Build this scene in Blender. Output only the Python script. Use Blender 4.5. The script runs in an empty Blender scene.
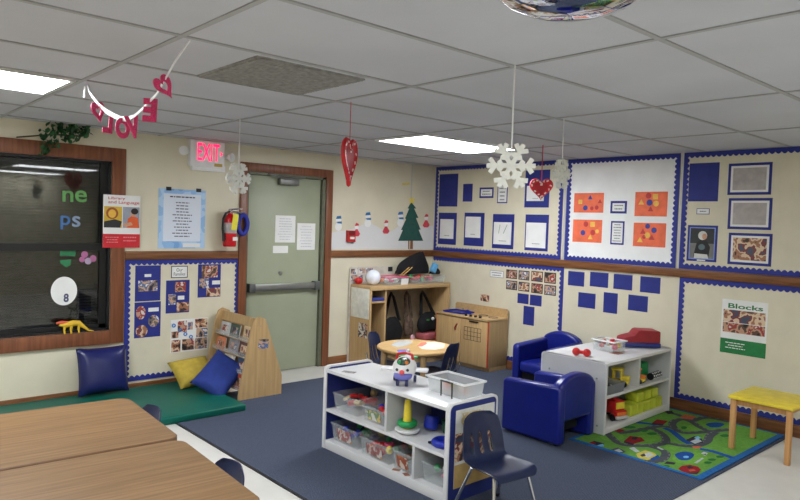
import bpy, bmesh, math, random
from mathutils import Vector, Matrix
PI = math.pi
random.seed(7)
S = bpy.context.scene
C = S.collection
H = 2.286                                   # ceiling height

# ------------------------------------------------------------------ camera
CAM = Vector((-5.7876, -5.8570, 1.5772)); FPX = 662.115
YAW, PITCH, ROLL = 0.730635, -0.0403644, 0.0331829
_fw = Vector((math.sin(YAW)*math.cos(PITCH), math.cos(YAW)*math.cos(PITCH), math.sin(PITCH)))
_r0 = Vector((math.cos(YAW), -math.sin(YAW), 0)); _u0 = _r0.cross(_fw)
_r = _r0*math.cos(ROLL) + _u0*math.sin(ROLL); _u = _u0*math.cos(ROLL) - _r0*math.sin(ROLL)
cd = bpy.data.cameras.new('camera'); cam = bpy.data.objects.new('camera', cd); C.objects.link(cam)
cd.sensor_width = 36; cd.lens = FPX/800*36; cd.clip_start = .05
cam.matrix_world = Matrix(((_r.x, _u.x, -_fw.x, CAM.x), (_r.y, _u.y, -_fw.y, CAM.y), (_r.z, _u.z, -_fw.z, CAM.z), (0, 0, 0, 1)))
S.camera = cam

# surveying helpers: a sight line of the photograph met with a real surface of the room
def sight(px, py): return _fw + _r*((px-400)/FPX) - _u*((py-250)/FPX)
def on_left(px, py, y=0.0):
    d = sight(px, py); p = CAM + d*((y-CAM.y)/d.y); return (p.x, p.z)
def on_right(px, py, x=0.0):
    d = sight(px, py); p = CAM + d*((x-CAM.x)/d.x); return (p.y, p.z)
def on_level(px, py, z=0.0):
    d = sight(px, py); p = CAM + d*((z-CAM.z)/d.z); return (p.x, p.y)

# ------------------------------------------------------------------ materials
def lin(c): return tuple(((v/255)/12.92 if v/255 <= .04045 else ((v/255+.055)/1.055)**2.4) for v in c) + (1,)
_m = {}
def M(name, rgb=(200, 200, 200), rough=.55, var=.06, scale=18, bump=0, metal=0, spec=.4, stretch=None, bscale=None):
    if name in _m: return _m[name]
    m = bpy.data.materials.new(name); m.use_nodes = True; _m[name] = m
    nt = m.node_tree; b = nt.nodes['Principled BSDF']
    b.inputs['Roughness'].default_value = rough; b.inputs['Metallic'].default_value = metal
    b.inputs['Specular IOR Level'].default_value = spec
    co = nt.nodes.new('ShaderNodeTexCoord'); mp = nt.nodes.new('ShaderNodeMapping')
    nt.links.new(co.outputs['Object'], mp.inputs['Vector'])
    if stretch: mp.inputs['Scale'].default_value = stretch
    nz = nt.nodes.new('ShaderNodeTexNoise'); nz.inputs['Scale'].default_value = scale; nz.inputs['Detail'].default_value = 4
    nt.links.new(mp.outputs['Vector'], nz.inputs['Vector'])
    rp = nt.nodes.new('ShaderNodeValToRGB'); c = lin(rgb)
    rp.color_ramp.elements[0].position = .3; rp.color_ramp.elements[1].position = .7
    rp.color_ramp.elements[0].color = tuple(max(0, v*(1-var*2)) for v in c[:3]) + (1,)
    rp.color_ramp.elements[1].color = tuple(min(1, v*(1+var*2)) for v in c[:3]) + (1,)
    nt.links.new(nz.outputs['Fac'], rp.inputs['Fac']); nt.links.new(rp.outputs['Color'], b.inputs['Base Color'])
    if bump:
        n2 = nt.nodes.new('ShaderNodeTexNoise'); n2.inputs['Scale'].default_value = bscale or scale*3; n2.inputs['Detail'].default_value = 3
        nt.links.new(mp.outputs['Vector'], n2.inputs['Vector'])
        bp = nt.nodes.new('ShaderNodeBump'); bp.inputs['Strength'].default_value = bump; bp.inputs['Distance'].default_value = .01
        nt.links.new(n2.outputs['Fac'], bp.inputs['Height']); nt.links.new(bp.outputs['Normal'], b.inputs['Normal'])
    return m
def wood(name, a, b_, axis='x', rough=.45, fine=1.0):
    if name in _m: return _m[name]
    m = bpy.data.materials.new(name); m.use_nodes = True; _m[name] = m; nt = m.node_tree; p = nt.nodes['Principled BSDF']
    p.inputs['Roughness'].default_value = rough; p.inputs['Specular IOR Level'].default_value = .35
    co = nt.nodes.new('ShaderNodeTexCoord'); mp = nt.nodes.new('ShaderNodeMapping'); nt.links.new(co.outputs['Object'], mp.inputs['Vector'])
    k = 26*fine; mp.inputs['Scale'].default_value = {'x': (1.6, k, k), 'y': (k, 1.6, k), 'z': (k, k, 1.6)}[axis]
    nz = nt.nodes.new('ShaderNodeTexNoise'); nz.inputs['Scale'].default_value = 1.6; nz.inputs['Detail'].default_value = 6; nz.inputs['Distortion'].default_value = .5
    nt.links.new(mp.outputs['Vector'], nz.inputs['Vector'])
    rp = nt.nodes.new('ShaderNodeValToRGB'); rp.color_ramp.elements[0].position = .33; rp.color_ramp.elements[1].position = .66
    rp.color_ramp.elements[0].color = lin(a); rp.color_ramp.elements[1].color = lin(b_)
    nt.links.new(nz.outputs['Fac'], rp.inputs['Fac']); nt.links.new(rp.outputs['Color'], p.inputs['Base Color'])
    return m
def emit(name, rgb, k):
    m = bpy.data.materials.new(name); m.use_nodes = True; nt = m.node_tree; b = nt.nodes['Principled BSDF']
    b.inputs['Base Color'].default_value = lin(rgb); b.inputs['Emission Color'].default_value = lin(rgb); b.inputs['Emission Strength'].default_value = k
    return m
def clear(name, rgb, keep=.35, rough=.15):
    m = bpy.data.materials.new(name); m.use_nodes = True; nt = m.node_tree; b = nt.nodes['Principled BSDF']; out = nt.nodes['Material Output']
    b.inputs['Base Color'].default_value = lin(rgb); b.inputs['Roughness'].default_value = rough
    t = nt.nodes.new('ShaderNodeBsdfTransparent'); t.inputs['Color'].default_value = (.97, .98, .98, 1); mx = nt.nodes.new('ShaderNodeMixShader')
    mx.inputs['Fac'].default_value = keep; nt.links.new(t.outputs[0], mx.inputs[1]); nt.links.new(b.outputs[0], mx.inputs[2]); nt.links.new(mx.outputs[0], out.inputs['Surface'])
    return m
def photo_mat(name, cols, scale=22):
    m = bpy.data.materials.new(name); m.use_nodes = True; nt = m.node_tree; b = nt.nodes['Principled BSDF']; b.inputs['Roughness'].default_value = .3
    co = nt.nodes.new('ShaderNodeTexCoord'); v = nt.nodes.new('ShaderNodeTexNoise'); v.inputs['Scale'].default_value = scale; v.inputs['Detail'].default_value = 2.5
    nt.links.new(co.outputs['Object'], v.inputs['Vector'])
    rp = nt.nodes.new('ShaderNodeValToRGB'); cr = rp.color_ramp; cr.interpolation = 'CONSTANT'
    while len(cr.elements) < len(cols): cr.elements.new(.5)
    for i, c in enumerate(cols):
        cr.elements[i].position = .3 + .4*i/len(cols) if i else 0; cr.elements[i].color = lin(c)
    nt.links.new(v.outputs['Fac'], rp.inputs['Fac']); nt.links.new(rp.outputs['Color'], b.inputs['Base Color'])
    return m

BLUE = (38, 52, 158)
m_wall = M('wall_vinyl', (214, 207, 184), .38, .025, 3, spec=.4)
m_blue = M('blue_paper', (36, 46, 126), .6, .05, 12)
m_border = M('blue_border', (40, 50, 136), .6, .04, 10)
m_white = M('white_paper', (228, 228, 226), .6, .02, 8)
m_offw = M('board_white', (236, 237, 236), .55, .02, 6)
m_beige = M('board_beige', (214, 207, 184), .5, .02, 6)
m_ink = M('ink', (62, 60, 66), .6)
m_inkg = M('grey_ink', (120, 122, 130), .6)
m_trimwood = wood('brown_trim', (98, 62, 36), (134, 88, 54), 'x', .35)
m_trimwood_y = wood('brown_trim_along', (98, 62, 36), (134, 88, 54), 'y', .35)
m_trimwood_z = wood('brown_trim_upright', (108, 64, 42), (132, 82, 55), 'z', .35)
m_maple = wood('maple', (178, 146, 100), (194, 162, 116), 'z', .4)
m_maple_x = wood('maple_flat', (180, 148, 102), (196, 164, 118), 'x', .4)
m_oak = wood('oak_laminate', (112, 85, 55), (138, 108, 75), 'x', .42, 1.3)
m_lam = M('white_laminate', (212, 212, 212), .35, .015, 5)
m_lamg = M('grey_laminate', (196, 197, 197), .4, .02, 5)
m_navy = M('navy_laminate', (34, 46, 112), .4, .04, 8)
m_vinylblue = M('blue_vinyl', (22, 32, 118), .28, .05, 10, bump=.05, spec=.5)
m_navyvinyl = M('navy_vinyl', (26, 32, 88), .3, .06, 8, bump=.08)
m_shell = M('navy_plastic', (24, 33, 64), .36, .05, 30, bump=.03)
m_chrome = M('chrome', (205, 205, 208), .18, .02, 10, metal=1)
m_black = M('black_fabric', (20, 20, 24), .85, .2, 14, bump=.3)
m_blackpl = M('black_plastic', (24, 24, 27), .4, .05)
m_red = M('red_plastic', (196, 36, 36), .35, .05)
m_yellow = M('yellow_plastic', (228, 204, 60), .4, .05)
m_green = M('green_plastic', (34, 150, 80), .4, .05)
m_bluepl = M('blue_plastic', (34, 52, 170), .35, .05)
m_whitepl = M('white_plastic', (232, 232, 232), .35, .02)
m_orange = M('orange_card', (236, 112, 74), .6, .06, 14)
m_pink = M('pink_plastic', (226, 86, 130), .4, .05)
m_metal = M('grey_metal', (150, 152, 150), .35, .03, 10, metal=.8)
m_clear = clear('clear_plastic', (222, 226, 228), .15, .2)
m_lime = M('lime_plastic', (190, 200, 60), .45, .1, 9)
m_skin = M('print_skin', (200, 150, 120), .5); m_hair = M('print_hair', (40, 32, 30), .5)
photos = [photo_mat('print_photo_%s' % c, k, s) for c, k, s in (
    ('a', [(40, 34, 36), (96, 70, 58), (190, 148, 122), (150, 60, 56), (210, 206, 200)], 13),
    ('b', [(30, 34, 60), (110, 100, 96), (196, 160, 134), (90, 110, 150), (220, 216, 210)], 15),
    ('c', [(60, 44, 36), (160, 110, 84), (214, 190, 160), (120, 56, 60), (70, 80, 100)], 12))]

# ------------------------------------------------------------------ mesh building
class MB:
    def __init__(s): s.bm = bmesh.new(); s.mi = 0
    def _new(s, faces):
        for f in faces: f.material_index = s.mi
        return s
    def box(s, a, b, bev=0, seg=2, mat=None):
        c = [(a[i]+b[i])/2 for i in range(3)]; d = [abs(b[i]-a[i]) for i in range(3)]
        return s.obox(c, d, None, bev, seg)
    def obox(s, c, d, rot=None, bev=0, seg=2):
        T = bmesh.new(); bmesh.ops.create_cube(T, size=1)
        bmesh.ops.scale(T, vec=d, verts=T.verts)
        if bev: bmesh.ops.bevel(T, geom=T.edges[:], offset=min(bev, min(d)*.49), segments=seg, affect='EDGES', profile=.5)
        R = Matrix.Translation(c) @ (rot.to_4x4() if rot else Matrix.Identity(4))
        bmesh.ops.transform(T, matrix=R, verts=T.verts)
        return s.merge(T)
    def merge(s, T):
        mp = {v: s.bm.verts.new(v.co) for v in T.verts}
        fs = []
        for f in T.faces:
            try: fs.append(s.bm.faces.new([mp[v] for v in f.verts]))
            except ValueError: pass
        T.free(); return s._new(fs)
    def rings(s, rings, cap=True, close=True):
        V = [[s.bm.verts.new(p) for p in r] for r in rings]; n = len(V[0]); fs = []
        for a, b in zip(V, V[1:]):
            for i in range(n if close else n-1):
                j = (i+1) % n; fs.append(s.bm.faces.new((a[i], a[j], b[j], b[i])))
        if cap and close:
            fs.append(s.bm.faces.new(V[0][::-1])); fs.append(s.bm.faces.new(V[-1]))
        return s._new(fs)
    def tube(s, pts, r, n=8, closed=False):
        pts = [Vector(p) for p in pts]; R = []; N = len(pts)
        rr = r if isinstance(r, (list, tuple)) else [r]*N
        up = None
        for i, p in enumerate(pts):
            if closed: t = pts[(i+1) % N] - pts[i-1]
            else: t = pts[min(i+1, N-1)] - pts[max(i-1, 0)]
            t.normalize()
            if up is None: up = Vector((0, 0, 1)) if abs(t.z) < .9 else Vector((1, 0, 0))
            a = t.cross(up).normalized(); up = a.cross(t).normalized()
            R.append([p + (a*math.cos(2*PI*k/n) + up*math.sin(2*PI*k/n))*rr[i] for k in range(n)])
        if closed: R.append(R[0]); return s.rings(R, cap=False)
        return s.rings(R)
    def cyl(s, p0, p1, r0, r1=None, n=20): return s.tube([p0, p1], [r0, r0 if r1 is None else r1], n)
    def lathe(s, prof, c=(0, 0, 0), n=28, rot=None):
        R = []
        for r, z in prof:
            ring = [Vector((max(r, 1e-4)*math.cos(2*PI*k/n), max(r, 1e-4)*math.sin(2*PI*k/n), z)) for k in range(n)]
            R.append([Vector(c) + (rot @ v if rot else v) for v in ring])
        return s.rings(R)
    def ball(s, c, rad, n=18, m=10, rot=None):
        if not isinstance(rad, (tuple, list)): rad = (rad,)*3
        R = []
        for j in range(m+1):
            t = -PI/2 + PI*j/m; q = max(math.cos(t), .012)
            R.append([Vector(c) + ((rot @ v) if rot else v) for v in
                      [Vector((rad[0]*q*math.cos(2*PI*k/n), rad[1]*q*math.sin(2*PI*k/n), rad[2]*math.sin(t))) for k in range(n)]])
        return s.rings(R)
    def prism(s, poly, f, d0, d1):          # poly: 2-D outline, f(a, b, d) -> 3-D point
        A = [s.bm.verts.new(f(a, b, d0)) for a, b in poly]; B = [s.bm.verts.new(f(a, b, d1)) for a, b in poly]
        n = len(poly); fs = [s.bm.faces.new(A[::-1]), s.bm.faces.new(B)]
        for i in range(n): fs.append(s.bm.faces.new((A[i], A[(i+1) % n], B[(i+1) % n], B[i])))
        return s._new(fs)
    def torus(s, c, R, r, n=28, m=10, rot=None):
        pts = [Vector((R*math.cos(2*PI*k/n), R*math.sin(2*PI*k/n), 0)) for k in range(n)]
        return s.tube([Vector(c) + ((rot @ p) if rot else p) for p in pts], r, m, True)

def obj(name, mb, mats, parent=None, ang=40, origin=True):
    bm = mb.bm
    bmesh.ops.recalc_face_normals(bm, faces=bm.faces[:])
    me = bpy.data.meshes.new(name); bm.to_mesh(me); bm.free()
    o = bpy.data.objects.new(name, me); C.objects.link(o)
    for m in (mats if isinstance(mats, (list, tuple)) else [mats]): me.materials.append(m)
    for p in me.polygons: p.use_smooth = True
    me.set_sharp_from_angle(angle=math.radians(ang))
    if parent is not None: o.parent = parent
    elif origin and me.vertices:
        xs = [v.co for v in me.vertices]
        c = Vector([(min(v[i] for v in xs)+max(v[i] for v in xs))/2 for i in range(3)]); c.z = min(v.z for v in xs)
        me.transform(Matrix.Translation(-c)); o.location = c
    return o
def tag(o, label, cat, group=None):
    o['label'] = label; o['category'] = cat
    if group: o['group'] = group
    return o
def thing(name, label, cat, loc=(0, 0, 0), rotz=0, group=None):
    o = bpy.data.objects.new(name, None); C.objects.link(o); o.empty_display_size = .05
    o.location = loc; o.rotation_euler = (0, 0, rotz); return tag(o, label, cat, group)
def struct(name, mb, mats, parent=None):
    o = obj(name, mb, mats, parent)
    if parent is None: o['kind'] = 'structure'
    return o
def srt(name):
    o = bpy.data.objects.new(name, None); C.objects.link(o); o['kind'] = 'structure'; return o
def dup(root, loc, rotz, label=None, group=None):
    r = root.copy(); C.objects.link(r); r.location = loc; r.rotation_euler = (0, 0, rotz)
    if label: r['label'] = label
    if group: r['group'] = group
    for ch in list(root.children):
        c = ch.copy(); C.objects.link(c); c.parent = r
        for g in list(ch.children):
            d = g.copy(); C.objects.link(d); d.parent = c
    return r

# wall frames: L = the wall with the door (y = 0), R = the wall with the boards (x = 0); d is the distance off the wall
def fL(a, b, d): return (a, -d, b)
def fR(a, b, d): return (-d, a, b)
FR = {'L': fL, 'R': fR}
PX = {'L': on_left, 'R': on_right}
def rect(w, x0, y0, x1, y1):
    a0, b0 = PX[w](x0, y0); a1, b1 = PX[w](x1, y1); return a0, b0, a1, b1      # left, top, right, bottom on the wall
def slab(w, r, d0, d1, mb=None):
    a0, b0, a1, b1 = r
    return (mb or MB()).prism([(a0, b1), (a1, b1), (a1, b0), (a0, b0)], FR[w], d0, d1)
def inset(r, k, kb=None):
    a0, b0, a1, b1 = r; s = 1 if a1 > a0 else -1; kb = k if kb is None else kb
    return (a0+s*k, b0-kb, a1-s*k, b1+kb)
def sub(r, u0, v0, u1, v1):                 # a fraction of a rectangle, v from the top
    a0, b0, a1, b1 = r
    return (a0+(a1-a0)*u0, b0+(b1-b0)*v0, a0+(a1-a0)*u1, b0+(b1-b0)*v1)
def text_bm(txt, thick=.0):
    cu = bpy.data.curves.new('t', 'FONT'); cu.body = txt; cu.align_x = 'CENTER'; cu.align_y = 'CENTER'; cu.extrude = .02; cu.offset = thick; cu.space_line = .85
    o = bpy.data.objects.new('t', cu); C.objects.link(o); bpy.context.view_layer.update()
    me = bpy.data.meshes.new_from_object(o.evaluated_get(bpy.context.evaluated_depsgraph_get()))
    bpy.data.objects.remove(o); bpy.data.curves.remove(cu)
    bm = bmesh.new(); bm.from_mesh(me); bpy.data.meshes.remove(me); return bm
def lettering(w, r, txt, mat, parent, d, depth=.0015, name='lettering', thick=0, keep=False):
    bm = text_bm(txt, thick); xs = [v.co for v in bm.verts]
    lo = [min(v[i] for v in xs) for i in range(3)]; hi = [max(v[i] for v in xs) for i in range(3)]
    a0, b0, a1, b1 = r; s = 1 if a1 > a0 else -1; ww, hh = abs(a1-a0), abs(b0-b1)
    kx, ky = ww/(hi[0]-lo[0]), hh/(hi[1]-lo[1])
    if keep: kx = ky = min(kx, ky)
    for v in bm.verts:
        x = (v.co.x-(lo[0]+hi[0])/2)*kx; y = (v.co.y-(lo[1]+hi[1])/2)*ky; z = d + (depth if v.co.z > (lo[2]+hi[2])/2 else 0)
        v.co = FR[w]((a0+a1)/2 + s*x, (b0+b1)/2+y, z)
    mb = MB(); mb.bm.free(); mb.bm = bm
    return obj(name, mb, mat, parent, 20)
def scrawl(w, r, n, parent, d, mat=None, name='print_lines', cover=.62, widths=None):    # unreadable small print: short strokes
    mb = MB(); a0, b0, a1, b1 = r; rnd = random.Random(int(abs(a0*977+b0*131)*10))
    for i in range(n):
        zc = b0+(b1-b0)*(i+.5)/n; h = abs(b1-b0)/n*.34; wd = (widths[i % len(widths)] if widths else rnd.uniform(.6, .98))
        c = (a0+a1)/2; x = c-(a1-a0)/2*wd; end = c+(a1-a0)/2*wd; sg = 1 if a1 > a0 else -1
        while sg*(end-x) > .004:
            l = rnd.uniform(.25, .9)*abs(a1-a0)*.2; e = x+sg*min(l, sg*(end-x)); mb.prism([(x, zc-h/2), (e, zc-h/2), (e, zc+h/2), (x, zc+h/2)], FR[w], d, d+.0006); x = e+sg*abs(a1-a0)*.03
    return obj(name, mb, mat or m_inkg, parent)
def scallop(w, r, width, top=1, bot=1, left=1, right=1, parent=None, d=.006, pitch=.046, amp=.018):
    a0, b0, a1, b1 = r; s = 1 if a1 > a0 else -1
    def strip(p, q, inn):                   # from p to q, inn = inward unit (a, b)
        lift = .0004 if inn[0] else 0
        L = math.hypot(q[0]-p[0], q[1]-p[1]); n = max(3, int(L/pitch)); poly = [p, q]; k = 6
        for i in range(n*k, -1, -1):
            t = i/(n*k); wv = width - amp + amp*abs(math.sin(PI*t*n))
            poly.append((p[0]+(q[0]-p[0])*t+inn[0]*wv, p[1]+(q[1]-p[1])*t+inn[1]*wv))
        mb = MB(); V0 = [mb.bm.verts.new(FR[w](a, b, d)) for a, b in poly]
        m = len(poly)-2                     # fill as quads: outer edge split to match
        mb.bm.free(); mb = MB(); R0, R1 = [], []
        for i in range(m):
            t = 1-i/(m-1); o_ = (p[0]+(q[0]-p[0])*t, p[1]+(q[1]-p[1])*t); e = poly[2+i]
            R0.append([FR[w](*o_, d+lift), FR[w](*e, d+lift), FR[w](*e, d+.004+lift), FR[w](*o_, d+.004+lift)])
        mb.rings(R0); obj('border_strip', mb, m_border, parent, 30)
    if top: strip((a0, b0), (a1, b0), (0, -1))
    if bot: strip((a0, b1), (a1, b1), (0, 1))
    if left: strip((a0, b1), (a0, b0), (s, 0))
    if right: strip((a1, b1), (a1, b0), (-s, 0))

# ------------------------------------------------------------------ the room
XL, YN = -7.6, -8.0
m_floor = M('floor_tile', (206, 204, 198), .3, .03, 5, spec=.45)
def carpet_mat():
    m = bpy.data.materials.new('carpet'); m.use_nodes = True; nt = m.node_tree; b = nt.nodes['Principled BSDF']; b.inputs['Roughness'].default_value = .95; b.inputs['Specular IOR Level'].default_value = .1
    co = nt.nodes.new('ShaderNodeTexCoord'); nz = nt.nodes.new('ShaderNodeTexNoise'); nz.inputs['Scale'].default_value = 140; nz.inputs['Detail'].default_value = 2
    nt.links.new(co.outputs['Object'], nz.inputs['Vector'])
    wv = nt.nodes.new('ShaderNodeTexWave'); wv.inputs['Scale'].default_value = 28; wv.inputs['Distortion'].default_value = 1.5; wv.inputs['Detail'].default_value = 1; wv.bands_direction = 'Y'
    nt.links.new(co.outputs['Object'], wv.inputs['Vector'])
    mx = nt.nodes.new('ShaderNodeMath'); mx.operation = 'MULTIPLY_ADD'; mx.inputs[1].default_value = .6; nt.links.new(wv.outputs['Fac'], mx.inputs[0]); nt.links.new(nz.outputs['Fac'], mx.inputs[2])
    rp = nt.nodes.new('ShaderNodeValToRGB'); rp.color_ramp.elements[0].position = .38; rp.color_ramp.elements[1].position = 1.0
    rp.color_ramp.elements[0].color = lin((46, 52, 68)); rp.color_ramp.elements[1].color = lin((86, 93, 110))
    nt.links.new(mx.outputs[0], rp.inputs['Fac']); nt.links.new(rp.outputs['Color'], b.inputs['Base Color'])
    bp = nt.nodes.new('ShaderNodeBump'); bp.inputs['Strength'].default_value = .6; bp.inputs['Distance'].default_value = .005
    nt.links.new(mx.outputs[0], bp.inputs['Height']); nt.links.new(bp.outputs['Normal'], b.inputs['Normal']); return m
m_carpet = carpet_mat()
struct('floor', MB().box((XL-.1, YN-.1, -.1), (.1, .15, 0)), m_floor)
o = obj('carpet', MB().box((-3.69, -4.1, 0), (-.02, -.46, .006)), m_carpet); tag(o, 'large ribbed blue-grey carpet covering most of the pale floor', 'carpet')
obj('edge_binding', MB().box((-.012-1.8425, -1.82, 0), (.0-1.8425, 1.82, .0075)), m_blackpl, o)

m_tile = M('ceiling_tile', (192, 194, 200), .9, .03, 1.3, bump=.25, bscale=120, spec=.1)
m_bar = M('ceiling_bar', (160, 160, 160), .6, .02)
struct('ceiling', MB().box((XL-.1, YN-.1, H), (.1, .15, H+.06)), m_tile)
GX = [-7.15, -5.93, -4.69, -3.46, -2.2, -.985]; GY = [-7.25, -6.6, -5.95, -5.3, -4.645, -3.98, -3.31, -2.65, -2.06, -1.43, -.80, -.17]
for k, x in enumerate(GX): struct('trim_%d' % (k+1), MB().box((x-.012, YN, H-.005), (x+.012, 0, H)), m_bar)
for k, y in enumerate(GY): struct('trim_%d' % (k+11), MB().box((XL, y-.012, H-.0055), (0, y+.012, H)), m_bar)

WO = (-5.0, -3.86, .58, 2.02)               # window opening
DO = (-2.575, -1.64, 2.04)                  # door opening
mb = MB()
for a, b in (((XL, 0, 0), (WO[0], .12, H)), ((WO[0], 0, 0), (WO[1], .12, WO[2])), ((WO[0], 0, WO[3]), (WO[1], .12, H)),
             ((WO[1], 0, 0), (DO[0], .12, H)), ((DO[0], 0, DO[2]), (DO[1], .12, H)), ((DO[1], 0, 0), (0, .12, H))): mb.box(a, b)
struct('wall_left', mb, m_wall)
struct('wall_right', MB().box((0, YN, 0), (.12, .12, H)), m_wall)
struct('wall_rear', MB().box((XL, YN-.12, 0), (0, YN, H)), m_wall)
struct('wall_side', MB().box((XL-.12, YN, 0), (XL, .12, H)), m_wall)

RZ0, RZ1 = 1.182, 1.257                     # chair rail
struct('trim_30', MB().box((-3.74, -.022, RZ0), (-2.665, 0, RZ1), .004), m_trimwood)
struct('trim_31', MB().box((-1.555, -.022, RZ0), (-.022, 0, RZ1), .004), m_trimwood)
struct('trim_32', MB().box((-.022, YN, RZ0), (0, 0, RZ1), .004), m_trimwood_y)
struct('trim_33', MB().box((XL, -.022, RZ0), (-5.12, 0, RZ1), .004), m_trimwood)
struct('baseboard_left', MB().box((XL, -.016, 0), (-2.665, 0, .09), .003), m_trimwood)
struct('baseboard_middle', MB().box((-1.555, -.016, 0), (-.016, 0, .09), .003), m_trimwood)
struct('baseboard_right', MB().box((-.016, YN, 0), (0, 0, .1), .003), m_trimwood_y)
m_seam = M('seam_strip', (196, 194, 186), .4, .02)
for k, y in enumerate((on_right(565, 215)[0], on_right(680.5, 215)[0])): struct('trim_%d' % (40+k), MB().box((-.009, y-.011, RZ1), (0, y+.011, H)), m_seam)
xs_ = on_left(411, 200)[0]; struct('trim_42', MB().box((xs_-.008, -.004, RZ1), (xs_+.008, 0, H)), m_seam)
xs_ = on_left(326, 160)[0]

# window: wood casing, dark panes, slatted blind behind the glass
win = srt('window_1')
mb = MB(); f = .115
for a, b in (((WO[0]-f, -.02, WO[2]-f), (WO[0], .0, WO[3]+f)), ((WO[1], -.02, WO[2]-f), (WO[1]+f, .0, WO[3]+f)), ((WO[0], -.02, WO[3]), (WO[1], .0, WO[3]+f)), ((WO[0], -.03, WO[2]-f), (WO[1], .0, WO[2]))): mb.box(a, b, .003)
obj('casing', mb, m_trimwood_z, win)
mb = MB()
for a, b in (((WO[0], 0, WO[2]), (WO[0]+.02, .1, WO[3])), ((WO[1]-.02, 0, WO[2]), (WO[1], .1, WO[3])), ((WO[0], 0, WO[3]-.02), (WO[1], .1, WO[3])), ((WO[0], 0, WO[2]), (WO[1], .1, WO[2]+.02))): mb.box(a, b)
obj('jamb', mb, m_blackpl, win)
mb = MB()
for a, b in (((WO[0]+.02, .03, 1.26), (WO[1]-.02, .075, 1.32)), ((WO[1]-.075, .04, WO[2]+.02), (WO[1]-.02, .08, WO[3]-.02)), ((WO[0]+.02, .04, WO[2]+.02), (WO[1]-.02, .08, WO[2]+.055))): mb.box(a, b)
obj('sash', mb, M('black_sash', (22, 22, 22), .4), win)
def glass():
    m = bpy.data.materials.new('window_glass'); m.use_nodes = True; nt = m.node_tree; out = nt.nodes['Material Output']
    t = nt.nodes.new('ShaderNodeBsdfTransparent'); t.inputs['Color'].default_value = (.75, .76, .75, 1); g = nt.nodes.new('ShaderNodeBsdfGlossy'); g.inputs['Roughness'].default_value = .02
    fr = nt.nodes.new('ShaderNodeFresnel'); fr.inputs['IOR'].default_value = 1.6; mx = nt.nodes.new('ShaderNodeMixShader')
    nt.links.new(fr.outputs[0], mx.inputs['Fac']); nt.links.new(t.outputs[0], mx.inputs[1]); nt.links.new(g.outputs[0], mx.inputs[2]); nt.links.new(mx.outputs[0], out.inputs['Surface']); return m
obj('pane', MB().box((WO[0]+.02, .055, WO[2]+.02), (WO[1]-.02, .06, WO[3]-.02)), glass(), win)
mb = MB(); z = WO[2]+.03
while z < WO[3]-.02:
    mb.obox(((WO[0]+WO[1])/2, .1, z), (WO[1]-WO[0]-.05, .026, .0016), Matrix.Rotation(math.radians(-58), 3, 'X')); z += .024
obj('blind', mb, M('dark_blind', (100, 96, 88), .7, .1), win)
struct('night_backing', MB().box((WO[0]-.3, .2, .3), (WO[1]+.2, .22, 2.25)), M('night', (14, 14, 14), .9))  # added backing sheet, painted near-black for the darkness beyond the glass

# door
door = srt('door_1')
m_door = M('door_paint', (158, 164, 140), .42, .02, 4); m_jamb = M('door_jamb', (98, 100, 82), .45)
obj('door_leaf', MB().box((DO[0]+.02, .03, .008), (DO[1]-.045, .07, DO[2]-.03), .002), m_door, door)
mb = MB()
for a, b in (((DO[0], -.004, 0), (DO[0]+.018, .12, DO[2])), ((DO[1]-.042, -.004, 0), (DO[1], .12, DO[2])), ((DO[0], -.004, DO[2]-.028), (DO[1], .12, DO[2]))): mb.box(a, b)
obj('door_jamb', mb, m_jamb, door)
mb = MB(); f = .083
for a, b in (((DO[0]-f, -.022, 0), (DO[0], 0, DO[2]+f)), ((DO[1], -.022, 0), (DO[1]+f, 0, DO[2]+f)), ((DO[0], -.022, DO[2]), (DO[1], 0, DO[2]+f))): mb.box(a, b, .003)
obj('door_casing', mb, m_trimwood_z, door)
r = rect('L', 248, 283, 316, 291)
pb = obj('push_bar', MB().box((DO[0]+.03, -.035, r[3]+.032), (DO[1]-.06, .0, r[1]-.018), .008), m_metal, door)
mb = MB()
for x in (DO[0]+.03, DO[1]-.13): mb.box((x, -.045, r[3]+.018), (x+.065, .03, r[1]-.006), .006)
obj('bar_housing', mb, M('dark_metal', (104, 106, 106), .4, metal=.6), door)
r = rect('L', 279, 178, 298, 186)
obj('closer_body', MB().box((r[0], -.03, r[3]), (r[2], .03, r[1]), .008), M('closer_grey', (120, 120, 118), .4, metal=.5), door)
mb = MB(); x0, z0 = on_left(268, 176); mb.tube([(x0, -.02, 2.028), ((x0+r[0])/2+.1, -.05, r[1]-.005), (r[2]-.05, -.02, r[1]+.004)], .009, 8); mb.tube([(r[0]+.03, -.02, r[1]), (r[2]+.06, -.045, r[1]+.02)], .008, 8)
obj('closer_arm', mb, m_metal, door)
r = rect('L', 279, 271, 284.5, 275.5)
obj('lock_cylinder', MB().lathe([(0, 0), (.022, 0), (.022, .008), (.008, .01), (0, .01)], ((r[0]+r[2])/2, .031, (r[1]+r[3])/2), 20, Matrix.Rotation(PI/2, 3, 'X')), m_metal, door)

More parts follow.
